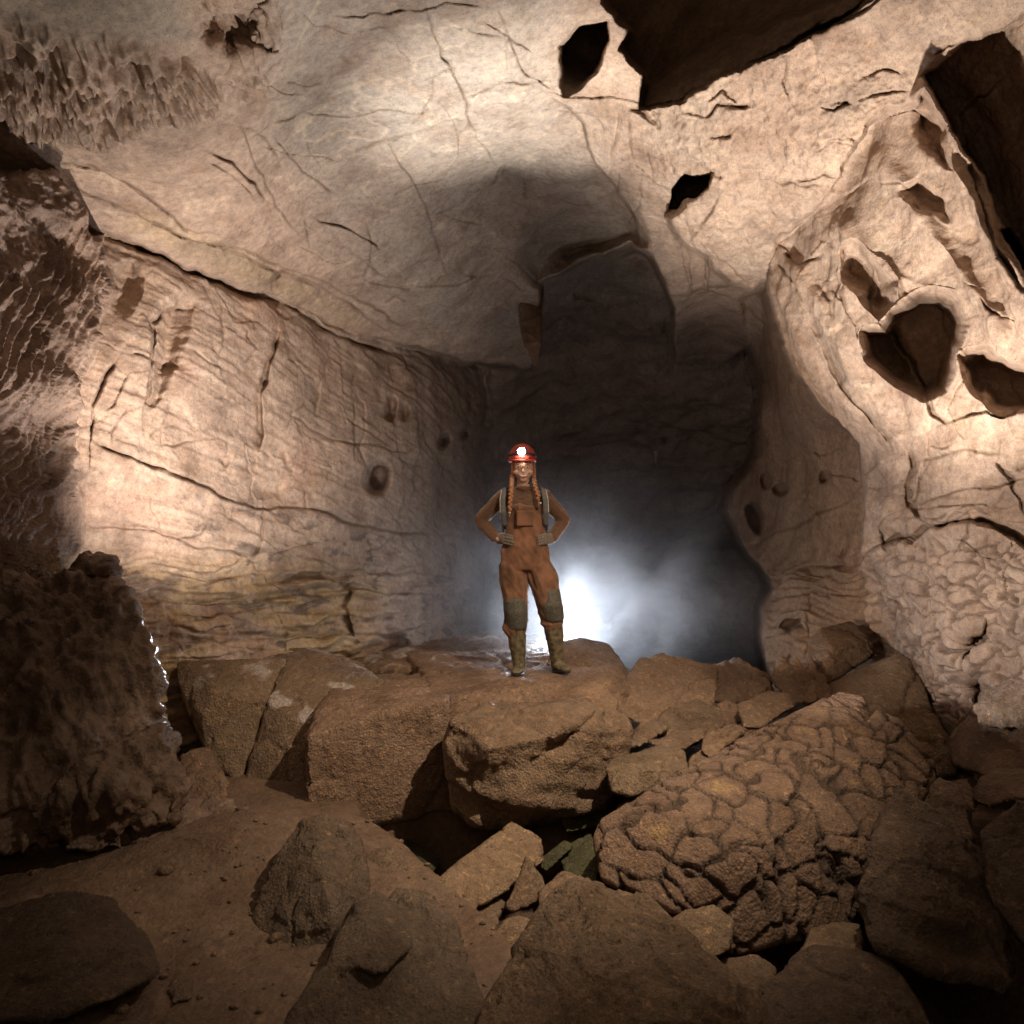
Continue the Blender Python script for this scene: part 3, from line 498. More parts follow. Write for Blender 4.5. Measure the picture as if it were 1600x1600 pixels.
# ------------------------------------------------------------------ boulders
BR = (.255, .175, .115)
def boulder(name, label, hulls, thick=.5, vox=.016, seed=0, rough=1.0, style='', col=BR, group='fallen boulders on the cave floor', cat='boulder', mat=None, shrink=.8, sm=1, parent=None):
    sets = []
    for h in hulls:
        th = thick
        if isinstance(h, tuple): h, th = h
        p = np.array([P(*q) for q in h]); c = p.mean(0)
        away = p - EYE; away /= np.linalg.norm(away, axis=1, keepdims=True)
        back = c + (p - c) * shrink + away * th; back2 = c + (p - c) * .97 + away * th * .35
        sets.append(np.concatenate([p, back, back2]))
    V, Fc, N = remeshed(sets, vox, sm)
    size = np.ptp(V, axis=0).max(); k = seed * 13 + 300; q = V + seed * 3.7
    D = rough * (.010 * min(size, 1.2) * fbm(q, 2.2 / max(size, .35), 3, k) + .007 * fbm(q, 7, 3, k + 1) + .008 * fbm(q, 26, 3, k + 2, .6))
    f1, f2, cid = voronoi(q * 3.2 + .4 * np.stack([fbm(q, 4, 2, k + 3)] * 3, 1), k); wq = q + .03 * np.stack([fbm(q, 4, 2, k + 31), fbm(q, 4, 2, k + 32), fbm(q, 4, 2, k + 33)], 1); fs = 2.6 / max(min(size, 1.3), .3)
    D += rough * (.12 / fs * facets(wq * fs * .8, k + 34) + .055 / fs * facets(wq * fs * 2.7, k + 35))
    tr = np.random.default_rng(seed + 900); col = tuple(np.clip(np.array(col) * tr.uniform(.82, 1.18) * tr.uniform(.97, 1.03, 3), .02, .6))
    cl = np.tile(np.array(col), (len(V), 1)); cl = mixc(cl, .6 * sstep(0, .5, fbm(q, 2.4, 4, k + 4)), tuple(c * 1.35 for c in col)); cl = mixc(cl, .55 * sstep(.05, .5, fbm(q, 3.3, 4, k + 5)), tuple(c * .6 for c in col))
    jq = q + .06 * np.stack([fbm(q, 6, 3, k + 41)] * 3, 1); n1 = fbm(jq, 1.6 / max(size, .4), 2, k + 42); n2 = fbm(jq, 2.4 / max(size, .4), 2, k + 43)
    D -= rough * .030 * min(size, 1) * (np.exp(-(n1 / .016) ** 2) + .7 * np.exp(-((n2 - .1) / .013) ** 2) * sstep(-.1, .2, n1))
    D += rough * .012 * min(size, 1) * sstep(-.02, .02, n2 - .1)
    if 'pit' in style:
        f1, f2, _ = voronoi(q * 34 + 1.2 * np.stack([fbm(q, 20, 2, k + 6)] * 3, 1), k + 7); m = sstep(-.35, .25, fbm(q, 2.5, 3, k + 8)); D -= m * .020 * sstep(.42, .12, f1)
    if 'cell' in style:
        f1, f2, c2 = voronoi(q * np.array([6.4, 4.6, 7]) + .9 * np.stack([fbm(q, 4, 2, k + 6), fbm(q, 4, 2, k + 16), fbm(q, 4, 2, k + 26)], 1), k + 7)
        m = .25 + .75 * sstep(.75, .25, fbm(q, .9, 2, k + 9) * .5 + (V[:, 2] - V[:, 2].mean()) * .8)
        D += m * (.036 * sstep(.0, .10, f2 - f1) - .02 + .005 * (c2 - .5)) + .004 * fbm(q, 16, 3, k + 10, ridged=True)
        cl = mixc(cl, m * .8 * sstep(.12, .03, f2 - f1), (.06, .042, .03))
        cl = mixc(cl, m * sstep(.3, .6, f2 - f1) * .7 * sstep(-.1, .4, fbm(q, 13, 3, k + 11)), (.40, .27, .13))
    if 'strata' in style: D += .03 * vnoise(np.stack([q[:, 0] * 1.3, q[:, 1] * 1.3, (q[:, 2] + .25 * q[:, 0]) * 16], 1), k + 12) + .02 * fbm(q, 5, 3, k + 13, ridged=True)
    if 'drip' in style:
        D += .05 * fbm(q * np.array([1, 1, .35]), 9, 3, k + 14, ridged=True) + .03 * fbm(q * np.array([1, 1, .4]), 20, 2, k + 15, ridged=True) + .09 * fbm(q, 2.8, 3, k + 16)
        cl = mixc(cl, .4 * sstep(0, .5, fbm(q * np.array([1, 1, .3]), 6, 3, k + 17)), (.42, .31, .24))
    if 'lump' in style: D += .05 * fbm(q, 4.5, 3, k + 18) + .02 * fbm(q, 12, 3, k + 19, ridged=True)
    if 'white' in style: cl = mixc(cl, sstep(.12, .3, fbm(q, 5, 4, k + 20)) * sstep(.3, .7, N[:, 2]) * .8, (.55, .50, .47))  # pale noise patches on faces that point up
    V2 = V + N * D[:, None]; o = np.array([V2[:, 0].mean(), V2[:, 1].mean(), V2[:, 2].min()])
    ob = mesh_obj(name, V2, Fc, mat or M_BOULDER, col=cl, origin=o, parent=parent)
    return tag(ob, label, cat, group)
b = boulder
# the stage the caver stands on
b('boulder', 'large flat-topped pitted boulder the caver stands on', [
    [(475, 1142, 3.95), (500, 1118, 4.15), (560, 1105, 4.2), (625, 1088, 4.3), (700, 1085, 4.35), (715, 1260, 4.25), (640, 1235, 4.15), (560, 1292, 4.1), (478, 1290, 3.95), (480, 1230, 3.92), (640, 1050, 5.4), (700, 1040, 6.0), (520, 1075, 4.9)],
    [(690, 1078, 4.5), (780, 1062, 4.8), (960, 1052, 4.9), (985, 1070, 4.9), (975, 1120, 4.7), (720, 1200, 4.3), (700, 1240, 4.5), (640, 1020, 6.2), (800, 1012, 6.4), (950, 1015, 6.2), (960, 1180, 4.9)]], .6, .017, 1, .8, 'pit').location.z -= .032
b('boulder', 'low brown mound with a bright white patch behind the caver\'s feet', [[(520, 1050, 6.2), (600, 1016, 7.0), (700, 996, 7.3), (790, 988, 7.3), (850, 1004, 6.9), (858, 1040, 5.8), (760, 1045, 5.75), (640, 1048, 5.8), (600, 1080, 6), (850, 1080, 6)]], .4, .02, 2, .8, 'lump white')
b('boulder', 'cracked rounded rock just behind the caver\'s turned-out boot', [[(852, 1040, 5.45), (872, 1006, 5.8), (905, 995, 6.0), (945, 1005, 6.0), (968, 1030, 5.7), (985, 1056, 5.35), (975, 1080, 5.3), (860, 1070, 5.4), (900, 1030, 5.45)]], .4, .016, 3, .8, 'strata')
b('boulder', 'overhanging faceted block with a curved lip, below the caver\'s boulder', [
    [(702, 1128, 3.92), (722, 1124, 3.9), (755, 1108, 4.15), (840, 1102, 4.3), (905, 1100, 4.3), (930, 1108, 3.95), (765, 1170, 3.62), (745, 1290, 3.75), (715, 1268, 3.85), (700, 1170, 3.88), (860, 1150, 3.72)],
    [(760, 1190, 3.68), (930, 1112, 3.98), (975, 1122, 4.15), (985, 1165, 4.05), (978, 1238, 3.95), (900, 1270, 3.85), (775, 1294, 3.78), (745, 1288, 3.78), (800, 1250, 3.66), (900, 1180, 3.8)]], .5, .013, 4, .8, 'strata')
b('boulder', 'small wedge rock tucked between the caver\'s boulder and the overhanging block', [[(858, 1104, 4.5), (898, 1076, 4.65), (935, 1064, 4.75), (966, 1098, 4.5), (962, 1125, 4.35), (900, 1125, 4.3)]], .3, .013, 5)
b('boulder', 'wide pale-topped mound behind the two ridged blocks, near the yellow wall', [[(305, 1036, 5.6), (360, 1012, 5.8), (430, 1005, 6.1), (490, 1014, 6.2), (570, 1040, 5.9), (575, 1075, 5.4), (440, 1100, 5.1), (320, 1090, 5.2)]], .5, .017, 6, .7, 'white')
b('boulder', 'ridged tan block narrowing to a point at the sand, with a pale streaked shoulder', [[(272, 1030, 5.0), (300, 1030, 4.95), (335, 1078, 4.62), (400, 1040, 4.85), (445, 1030, 4.95), (418, 1100, 4.65), (398, 1165, 4.6), (374, 1232, 4.4), (322, 1178, 4.5), (316, 1120, 4.55), (280, 1070, 4.8)]], .5, .015, 7, .7, 'white')
b('boulder', 'broad brown block with forked cracks left of the pitted boulder', [[(440, 1036, 5.05), (500, 1018, 5.5), (570, 1045, 5.4), (600, 1065, 5.0), (560, 1108, 4.6), (482, 1135, 4.45), (470, 1252, 4.25), (378, 1252, 4.35), (396, 1172, 4.5), (418, 1098, 4.62)]], .5, .015, 8, .8, 'white')
b('boulder', 'dark blocky rock wedged against the wall beside the squat column', [[(230, 1012, 5.7), (300, 1008, 5.8), (322, 1036, 5.4), (318, 1120, 5.2), (322, 1180, 5.0), (240, 1190, 4.9)]], .4, .017, 9, 1, 'lump')
b('boulder', 'knobbly round-topped rock at the foot of the ridged blocks', [[(280, 1182, 4.2), (325, 1176, 4.25), (345, 1200, 4.15), (355, 1248, 4.0), (290, 1262, 3.95), (270, 1230, 4.0)]], .35, .013, 10, 1, 'lump')
b('boulder', 'flat white-patched ledge rock behind the left end of the pitted boulder', [[(545, 1062, 5.3), (620, 1052, 5.6), (680, 1073, 5.2), (692, 1086, 5.0), (600, 1105, 4.8), (540, 1105, 4.8)]], .3, .015, 11, .7, 'white')
b('boulder', 'tall sloping brown boulder before the dark passage', [[(960, 1092, 4.95), (1000, 1036, 5.3), (1035, 1019, 5.5), (1062, 1030, 5.45), (1120, 1044, 5.4), (1118, 1100, 4.9), (1085, 1132, 4.6), (1010, 1136, 4.55), (972, 1118, 4.7), (1040, 1080, 4.9)]], .5, .016, 12, .8)
b('boulder', 'rubbly rock with a knobbed top at the edge of the dark passage', [[(1115, 1048, 5.6), (1148, 1034, 5.8), (1166, 1042, 5.7), (1198, 1064, 5.4), (1208, 1084, 5.2), (1150, 1100, 5.1), (1112, 1094, 5.2)]], .4, .014, 13, 1.2, 'lump')
b('boulder', 'oval tan rock resting against the top edge of the honeycombed slab', [[(1150, 1100, 4.5), (1205, 1080, 4.8), (1232, 1082, 4.8), (1242, 1104, 4.55), (1192, 1136, 4.3), (1162, 1136, 4.3)]], .3, .012, 14, .7)
b('boulder', 'low grey-brown rock in front of the tall sloping boulder', [[(1010, 1134, 4.5), (1050, 1106, 4.7), (1090, 1094, 4.85), (1124, 1108, 4.65), (1132, 1132, 4.4), (1080, 1166, 4.2), (1040, 1152, 4.3)]], .35, .013, 15, .9)
b('boulder', 'dark wedge rock beside the overhanging block\'s far shoulder', [[(974, 1168, 4.1), (1000, 1132, 4.35), (1030, 1124, 4.4), (1042, 1140, 4.25), (1000, 1166, 4.05)]], .25, .012, 16)
b('boulder', 'thin flat slab fragment above the rounded oblong rock', [[(1010, 1157, 4.1), (1060, 1150, 4.2), (1105, 1135, 4.3), (1102, 1152, 4.15), (1070, 1170, 4.0), (1030, 1170, 4.0)]], .25, .012, 17)
b('boulder', 'rounded oblong rock leaning on the overhanging block', [[(946, 1202, 3.72), (958, 1186, 3.8), (1052, 1162, 3.95), (1068, 1175, 3.85), (1076, 1206, 3.7), (1050, 1226, 3.6), (990, 1244, 3.52), (958, 1236, 3.55), (1010, 1200, 3.6)]], .35, .012, 18, .7)
b('boulder', 'small angular rock between the oblong rock and the honeycombed slab', [[(1096, 1152, 4.2), (1150, 1130, 4.35), (1164, 1140, 4.2), (1112, 1188, 3.9), (1096, 1174, 3.95)]], .25, .012, 19)
b('boulder', 'little dark stone in the gap beside the rounded oblong rock', [[(1076, 1185, 3.95), (1098, 1168, 4.05), (1112, 1190, 3.9), (1090, 1218, 3.75), (1074, 1210, 3.8)]], .2, .011, 20)
b('boulder', 'rounded boulder perched high against the buttress beside the passage', [[(1262, 1002, 6.0), (1280, 982, 6.1), (1330, 971, 6.2), (1352, 992, 5.95), (1368, 1022, 5.75), (1300, 1066, 5.55), (1272, 1066, 5.6), (1300, 1010, 5.7)]], .5, .016, 21, .7)
for i, (dx, lab) in enumerate(((0, 'leaning splintered plate nearest the dark passage'), (22, 'leaning splintered plate in the middle of the three'), (44, 'leaning splintered plate nearest the perched boulder'))):
    b('boulder', lab, [[(1206 + dx, 1062, 5.4), (1222 + dx, 1030, 5.6), (1236 + dx, 1044, 5.5), (1258 + dx, 1096, 5.1), (1240 + dx, 1100, 5.1)]], .3, .012, 22 + i, .8, 'strata')
b('boulder', 'large smooth dark boulder below the perched one, against the near wall', [[(1318, 1064, 5.4), (1360, 1040, 5.5), (1420, 1013, 5.3), (1446, 1080, 5.0), (1478, 1160, 4.6), (1498, 1212, 4.4), (1440, 1220, 4.3), (1350, 1130, 4.6), (1300, 1092, 5.1), (1285, 1072, 5.5)]], .5, .018, 25, .7)
b('boulder', 'dark slab rock under the lumpy foot of the near wall', [[(1478, 1160, 4.3), (1500, 1130, 4.3), (1620, 1105, 4.0), (1680, 1210, 3.6), (1540, 1214, 3.8), (1490, 1196, 4.1)]], .5, .018, 26, .8)
b('boulder', 'pale lumpy rock propped in the cavity at the near wall\'s foot', [[(1520, 1110, 4.15), (1545, 1080, 4.2), (1600, 1062, 4.0), (1640, 1080, 3.8), (1620, 1128, 3.8), (1530, 1132, 4.05)]], .3, .015, 27, 1, 'lump', col=(.42, .32, .25))
b('boulder', 'dark jagged rock bridging a black gap beyond the honeycombed slab', [[(1530, 1218, 3.5), (1560, 1202, 3.6), (1640, 1205, 3.4), (1650, 1240, 3.2), (1600, 1246, 3.2), (1545, 1262, 3.3), (1520, 1250, 3.4)]], .35, .015, 28, .9)
b('boulder', 'short stubby rock poking up beside the black gap', [[(1490, 1222, 3.6), (1510, 1216, 3.65), (1530, 1250, 3.45), (1520, 1268, 3.35), (1500, 1250, 3.45)]], .25, .013, 29)
b('honeycombed_slab', 'huge tilted slab covered in honeycomb cells and deep cracks', [
    [(932, 1312, 3.05), (942, 1288, 3.12), (1060, 1212, 3.45), (1180, 1148, 3.75), (1312, 1080, 4.0), (1350, 1090, 3.9), (1356, 1112, 3.8), (1240, 1235, 3.1), (1290, 1330, 2.9), (1330, 1440, 2.8), (1270, 1445, 2.72), (1150, 1488, 2.62), (1060, 1420, 2.68), (942, 1372, 2.9), (1140, 1340, 2.72), (1040, 1270, 3.02), (1220, 1230, 3.12)],
    [(1372, 1112, 3.8), (1400, 1126, 3.7), (1452, 1192, 3.5), (1456, 1214, 3.42), (1380, 1330, 3.0), (1345, 1430, 2.85), (1300, 1330, 2.88), (1256, 1238, 3.12)]], .6, .012, 30, .22, 'cell', group=None)
b('boulder', 'dark fin-shaped boulder with a thin upright tip, beside the honeycombed slab', [[(1403, 1221, 2.9), (1425, 1240, 2.85), (1465, 1275, 2.8), (1530, 1340, 2.7), (1572, 1425, 2.5), (1570, 1560, 2.28), (1480, 1535, 2.28), (1386, 1482, 2.35), (1340, 1405, 2.48), (1347, 1368, 2.55), (1380, 1290, 2.75), (1460, 1420, 2.4)]], .4, .012, 31, .8, 'strata', col=(.17, .12, .085))
b('boulder', 'rounded dark knob behind the fin-shaped boulder', [[(1440, 1262, 3.0), (1466, 1216, 3.1), (1496, 1228, 3.05), (1512, 1260, 2.95), (1520, 1310, 2.8), (1480, 1320, 2.8)]], .3, .012, 32, .9, col=(.18, .125, .085))
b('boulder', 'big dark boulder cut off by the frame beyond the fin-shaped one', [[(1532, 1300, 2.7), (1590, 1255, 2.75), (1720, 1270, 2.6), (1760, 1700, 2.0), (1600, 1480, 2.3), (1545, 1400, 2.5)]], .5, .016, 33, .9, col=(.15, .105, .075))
b('boulder', 'big pitted wedge boulder peaking at the bottom centre', [[(872, 1392, 2.5), (895, 1377, 2.5), (930, 1390, 2.42), (1005, 1402, 2.42), (1100, 1490, 2.2), (1235, 1610, 1.95), (1260, 1800, 1.7), (690, 1800, 1.7), (738, 1610, 1.98), (795, 1500, 2.18), (840, 1432, 2.35), (930, 1520, 2.02)]], .5, .012, 34, .8, 'pit')
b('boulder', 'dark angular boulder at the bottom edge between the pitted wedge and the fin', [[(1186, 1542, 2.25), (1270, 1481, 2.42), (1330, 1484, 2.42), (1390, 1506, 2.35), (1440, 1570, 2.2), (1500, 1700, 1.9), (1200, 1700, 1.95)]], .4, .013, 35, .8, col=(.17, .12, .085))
b('boulder', 'small squared rock in the shadow under the honeycombed slab', [[(1248, 1495, 2.55), (1266, 1452, 2.65), (1300, 1441, 2.68), (1344, 1446, 2.65), (1350, 1500, 2.5)]], .25, .011, 36, .8)
b('boulder', 'half-hidden flat rock beyond the pitted wedge boulder', [[(1094, 1512, 2.4), (1130, 1498, 2.45), (1182, 1492, 2.46), (1212, 1516, 2.38), (1196, 1580, 2.25), (1120, 1580, 2.25)]], .3, .011, 37, .8)
b('boulder', 'dusty rounded rock lodged between the honeycombed slab and the pitted wedge', [[(1040, 1442, 2.55), (1075, 1420, 2.6), (1115, 1415, 2.6), (1148, 1440, 2.52), (1142, 1482, 2.42), (1102, 1506, 2.38), (1050, 1475, 2.45)]], .25, .011, 38, .8)
b('boulder', 'long tilted rectangular slab lying down into the pit', [[(674, 1386, 3.0), (690, 1368, 3.05), (800, 1284, 3.5), (846, 1312, 3.45), (850, 1345, 3.3), (772, 1402, 3.0), (712, 1436, 2.86), (690, 1420, 2.92)]], .3, .012, 39, .6, 'pit')
b('boulder', 'triangular stone leaning in the pit below the tilted slab', [[(790, 1418, 2.95), (822, 1340, 3.2), (848, 1372, 3.05), (858, 1400, 2.95), (800, 1424, 2.9)]], .25, .011, 40, .7)
b('boulder', 'brown stone low in the pit behind the pitted wedge', [[(838, 1395, 2.9), (880, 1362, 3.1), (925, 1372, 3.0), (920, 1410, 2.8), (850, 1430, 2.75)]], .25, .011, 41, .7)
b('boulder', 'round grey stone against the pitted wedge boulder\'s long edge', [[(760, 1490, 2.6), (785, 1440, 2.75), (815, 1432, 2.78), (845, 1450, 2.65), (830, 1490, 2.5), (790, 1510, 2.45)]], .25, .011, 42, .7)
b('boulder', 'flat pointed shard pointing across the pit edge', [[(703, 1472, 2.6), (730, 1478, 2.6), (788, 1494, 2.52), (785, 1508, 2.45), (735, 1508, 2.42)]], .2, .011, 43, .6)
b('boulder', 'stone slab fragment under the tilted rectangular slab', [[(712, 1440, 2.9), (780, 1398, 3.1), (790, 1410, 3.05), (770, 1462, 2.8), (735, 1480, 2.7)]], .25, .011, 44, .7)
GRN = (.085, .085, .042)
b('boulder', 'mossy green-tinged block deep under the overhanging boulder', [[(868, 1262, 3.95), (935, 1248, 4.05), (942, 1288, 3.9), (885, 1302, 3.85)]], .3, .013, 45, .7, col=GRN)
b('boulder', 'greenish stick-like shard standing in the pit', [[(838, 1346, 3.4), (882, 1312, 3.5), (896, 1322, 3.45), (852, 1362, 3.3)]], .12, .010, 46, .5, col=GRN)
b('boulder', 'green-tinged rock at the back of the black hollow', [[(590, 1330, 4.0), (640, 1310, 4.2), (690, 1345, 4.0), (660, 1385, 3.7), (600, 1370, 3.7)]], .3, .013, 47, .8, col=GRN)
b('boulder', 'mossy rubble block wedged beside the honeycombed slab\'s lower tip', [[(870, 1330, 3.5), (925, 1300, 3.6), (940, 1350, 3.4), (930, 1385, 3.2), (885, 1375, 3.25)]], .3, .013, 48, .8, col=GRN)
b('boulder', 'brown rock sloping under the upper edge of the honeycombed slab', [[(965, 1262, 3.7), (1020, 1232, 3.85), (1075, 1225, 3.8), (1050, 1250, 3.6), (975, 1300, 3.5)]], .3, .013, 49, .7)
b('boulder', 'upright pointed boulder with a pale ridge standing on the sand', [
    [(500, 1273, 3.05), (468, 1286, 3.0), (420, 1360, 2.85), (392, 1440, 2.72), (384, 1482, 2.66), (432, 1508, 2.56), (520, 1512, 2.52), (566, 1420, 2.75), (576, 1385, 2.85), (562, 1315, 3.0), (545, 1285, 3.05), (487, 1392, 2.66), (512, 1402, 2.6), (520, 1440, 2.56)]], .4, .011, 50, .7, '', col=(.19, .135, .095))
b('boulder', 'dark peaked boulder with a lit crest at the bottom, beside the pitted wedge', [
    [(590, 1400, 2.55), (560, 1410, 2.5), (530, 1460, 2.38), (515, 1510, 2.22), (600, 1520, 2.15), (640, 1480, 2.3), (625, 1430, 2.45)],
    [(620, 1388, 2.75), (680, 1398, 2.7), (700, 1450, 2.55), (712, 1500, 2.35), (765, 1600, 2.08), (790, 1800, 1.75), (400, 1800, 1.75), (436, 1610, 2.0), (520, 1500, 2.25), (600, 1480, 2.4)]], .4, .012, 51, .8, '', col=(.17, .12, .085))
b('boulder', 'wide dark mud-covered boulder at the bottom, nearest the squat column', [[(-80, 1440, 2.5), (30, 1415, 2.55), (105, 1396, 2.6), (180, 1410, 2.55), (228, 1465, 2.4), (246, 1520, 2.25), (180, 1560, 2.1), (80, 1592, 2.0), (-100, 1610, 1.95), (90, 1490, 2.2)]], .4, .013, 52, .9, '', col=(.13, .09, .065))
b('boulder', 'rounded stone half buried between the upright pointed boulder and the hollow', [[(560, 1335, 3.2), (600, 1322, 3.25), (628, 1340, 3.2), (642, 1366, 3.1), (625, 1390, 3.0), (575, 1395, 3.0)]], .25, .012, 53, .8)
b('boulder', 'small stone at the foot of the upright pointed boulder', [[(376, 1500, 2.55), (390, 1476, 2.6), (408, 1500, 2.5), (405, 1522, 2.45), (382, 1522, 2.45)]], .12, .009, 54)
b('boulder', 'small dark stone on the sand beside the wide mud-covered boulder', [[(262, 1545, 2.3), (280, 1520, 2.38), (300, 1530, 2.35), (300, 1560, 2.25), (270, 1570, 2.2)]], .12, .009, 55, col=(.2, .14, .1))
b('pebble', 'tiny dark pebble alone on the open sand', [[(42, 1385, 2.95), (52, 1377, 2.98), (62, 1382, 2.95), (60, 1390, 2.9), (46, 1391, 2.9)]], .05, .006, 56, .4, cat='pebble', group=None, col=(.12, .08, .06))
b('twig', 'thin dark stick lying at the foot of the cracked blocks', [[(370, 1256, 4.05), (372, 1252, 4.05), (410, 1258, 4.0), (414, 1263, 3.98), (372, 1259, 4.03)]], .03, .006, 57, .2, cat='stick', group=None, col=(.2, .12, .06))
b('boulder', 'small stone filling the gap between the rubbly rock and the oval tan rock', [[(1108, 1112, 4.7), (1135, 1096, 4.9), (1160, 1108, 4.7), (1165, 1128, 4.5), (1120, 1140, 4.4)]], .3, .012, 70)
b('boulder', 'low flat stone at the upper edge of the honeycombed slab below the oval rock', [[(1150, 1140, 4.35), (1200, 1128, 4.45), (1215, 1140, 4.3), (1170, 1165, 4.1), (1140, 1160, 4.15)]], .3, .012, 71)
b('boulder', 'dark rock at the back behind the leaning splintered plates', [[(1190, 1070, 6.2), (1230, 1050, 6.3), (1290, 1060, 6.2), (1330, 1090, 5.8), (1200, 1110, 5.8)]], .4, .016, 72)
gb = [];
for i in range(420):
    gx_, gy_ = RNG.uniform(-2.6, .4), RNG.uniform(1.6, 3.9)
    jx = min(max(int((gx_ - fx[0]) / .03), 0), len(fx) - 1); iy = int(np.argmin(abs(fy - gy_))); gz = FV[fi[iy, jx], 2]
    r_ = RNG.uniform(.004, .013) * (1 + (RNG.random() > .90) * 2.0); gb.append((np.array([gx_, gy_, gz + r_ * .3]), r_))
_t = bmesh.new(); bmesh.ops.create_icosphere(_t, subdivisions=1, radius=1); IV = np.array([v.co[:] for v in _t.verts]); IF = np.array([[v.index for v in f.verts] for f in _t.faces]); _t.free()
gv = []; gf = []
for n_, (c_, r_) in enumerate(gb): gv.append(IV * r_ * RNG.uniform(.6, 1.3, (len(IV), 1)) * np.array([1.2, 1, .7]) + c_); gf.append(IF + n_ * len(IV))
gv = np.concatenate(gv); tag(mesh_obj('gravel', gv, np.concatenate(gf), M_BOULDER, col=np.tile(np.array([.26, .18, .12]), (len(gv), 1)), smooth=False), 'scattered little stones on the sandy floor', 'gravel', kind='stuff')
# squat column at the left: one piece with its mound
b('flowstone_column', 'squat dark flowstone column with dripping ribs and a cold-lit edge', [
    [(-260, 905, 3.1), (20, 912, 3.45), (100, 915, 3.6), (184, 912, 3.65), (204, 938, 3.6), (236, 1000, 3.5), (243, 1060, 3.45), (240, 1125, 3.4), (60, 1260, 2.95), (-260, 1280, 2.6), (60, 1050, 3.05)],
    [(112, 925, 3.62), (140, 882, 3.72), (165, 880, 3.72), (180, 920, 3.66)],
    [(100, 1150, 3.3), (150, 1110, 3.4), (192, 1094, 3.45), (240, 1128, 3.42), (272, 1175, 3.38), (292, 1232, 3.3), (270, 1290, 3.2), (30, 1335, 2.95), (-120, 1330, 2.8), (20, 1230, 3.0), (170, 1230, 3.05)],
    [(200, 1240, 3.4), (350, 1250, 3.75), (400, 1300, 3.55), (300, 1310, 3.3), (100, 1330, 3.0), (80, 1290, 3.1)]], .35, .013, 60, .7, 'drip', col=(.17, .115, .085), cat='flowstone', group=None, mat=M_FLOW)
b('stalactite', 'curved tapering stalactite hanging from the ceiling above the caver', [
    [(812, 468, 8.6), (850, 448, 9.0), (846, 500, 8.6), (814, 520, 8.5), (810, 490, 8.6), (835, 430, 9.0)], [(812, 505, 8.5), (846, 490, 8.6), (845, 545, 8.45), (822, 545, 8.45)], [(820, 535, 8.45), (845, 535, 8.45), (841, 568, 8.4), (834, 572, 8.4)]], .25, .018, 61, .5, 'drip' if False else '', cat='stalactite', group=None, col=(.19, .13, .09), mat=M_FLOW)
for (px, py, d, h, lab) in ((1025, 712, 13.0, .22, 'longer pale stalactite on the far wall under the dark ceiling'), (704, 548, 9.1, .10, 'tiny straw-like stalactite beside the big hanging one')):
    b('stalactite', lab, [[(px - 4, py - 8, d), (px + 4, py - 8, d), (px, py + h * F / d, d)]], .06, .014, 62, .2, cat='stalactite', group=None, col=(.4, .3, .2), mat=M_FLOW)
# ------------------------------------------------------------------ the caver
PD = 5.12
def W(px, py, dd=0.0): return P(px, py, PD + dd)
_b = bmesh.new(); bmesh.ops.create_icosphere(_b, subdivisions=2, radius=1); ICO = np.array([v.co[:] for v in _b.verts]); _b.free()
def ell(px, py, dd, rx, ry, rz=None, rot=None):
    e = ICO * np.array([rx, ry, rx if rz is None else rz])
    return e + W(px, py, dd)
def loft(*rings): return [np.concatenate([ell(*a), ell(*c)]) for a, c in zip(rings[:-1], rings[1:])]
SKIN = plain_mat('skin', (.70, .44, .33), .5, .15, 90, .4, .08)
SHIRT = plain_mat('brown_knit_shirt', (.135, .072, .045), .9, .4, 130, .2, .12)
OVER = plain_mat('rust_canvas_overalls', (.155, .074, .040), .8, .6, 9, .25, .5)
RUB = plain_mat('muddy_rubber_boot', (.13, .105, .06), .55, .4, 26, .5, .6)
PAD = plain_mat('grey_knee_pad', (.085, .078, .062), .8, .5, 70, .3, .35)
BLK = plain_mat('black_webbing', (.02, .02, .022), .7, 0, 60)
CUF = plain_mat('muddy_trouser_hem', (.12, .065, .04), .85, .5, 20, .2, .4)
GRY = plain_mat('grey_webbing', (.12, .115, .115), .75, .3, 90)
PIPE = plain_mat('pale_piping', (.5, .46, .38), .7, 0, 60)
RED = plain_mat('red_helmet_shell', (.50, .055, .04), .5, .1, 60, .5, .12)
HAIR = plain_mat('ginger_hair', (.36, .15, .055), .6, .8, 150, .4, .4)
GLV = plain_mat('grey_work_glove', (.14, .12, .10), .85, .5, 90, .2, .3)
LED = plain_mat('headlamp_lens', (1, 1, 1), .3, 0, 10, emit=(1, .97, .82), strength=120)
WHT = plain_mat('teeth_and_eyes', (.75, .70, .64), .4, 0, 10); IRIS = plain_mat('dark_iris', (.05, .035, .03), .3, 0, 10); LIP = plain_mat('lips', (.50, .17, .14), .45, 0, 10)
for m_, sh in ((SHIRT, .6), (OVER, .35), (HAIR, .6), (GLV, .5)):
    m_.node_tree.nodes['Principled BSDF'].inputs['Sheen Weight'].default_value = sh; m_.node_tree.nodes['Principled BSDF'].inputs['Sheen Tint'].default_value = (1, .8, .65, 1)
def part(name, sets, mat, parent, vox=.008, sm=3, disp=None, origin=None):
    V, Fc, N = remeshed(sets, vox, sm)
    if disp is not None: V = V + N * disp(V)[:, None]
    o = mesh_obj(name, V, Fc, mat, origin=W(842, 1052)); 
    if parent is not None: o.parent = parent; o.location = Vector(o.location) - parent.location
    return o
root = empty('person', W(842, 1052))
tag(root, 'smiling caver in rust overalls and red lamp helmet standing hands on hips on the boulder', 'person')
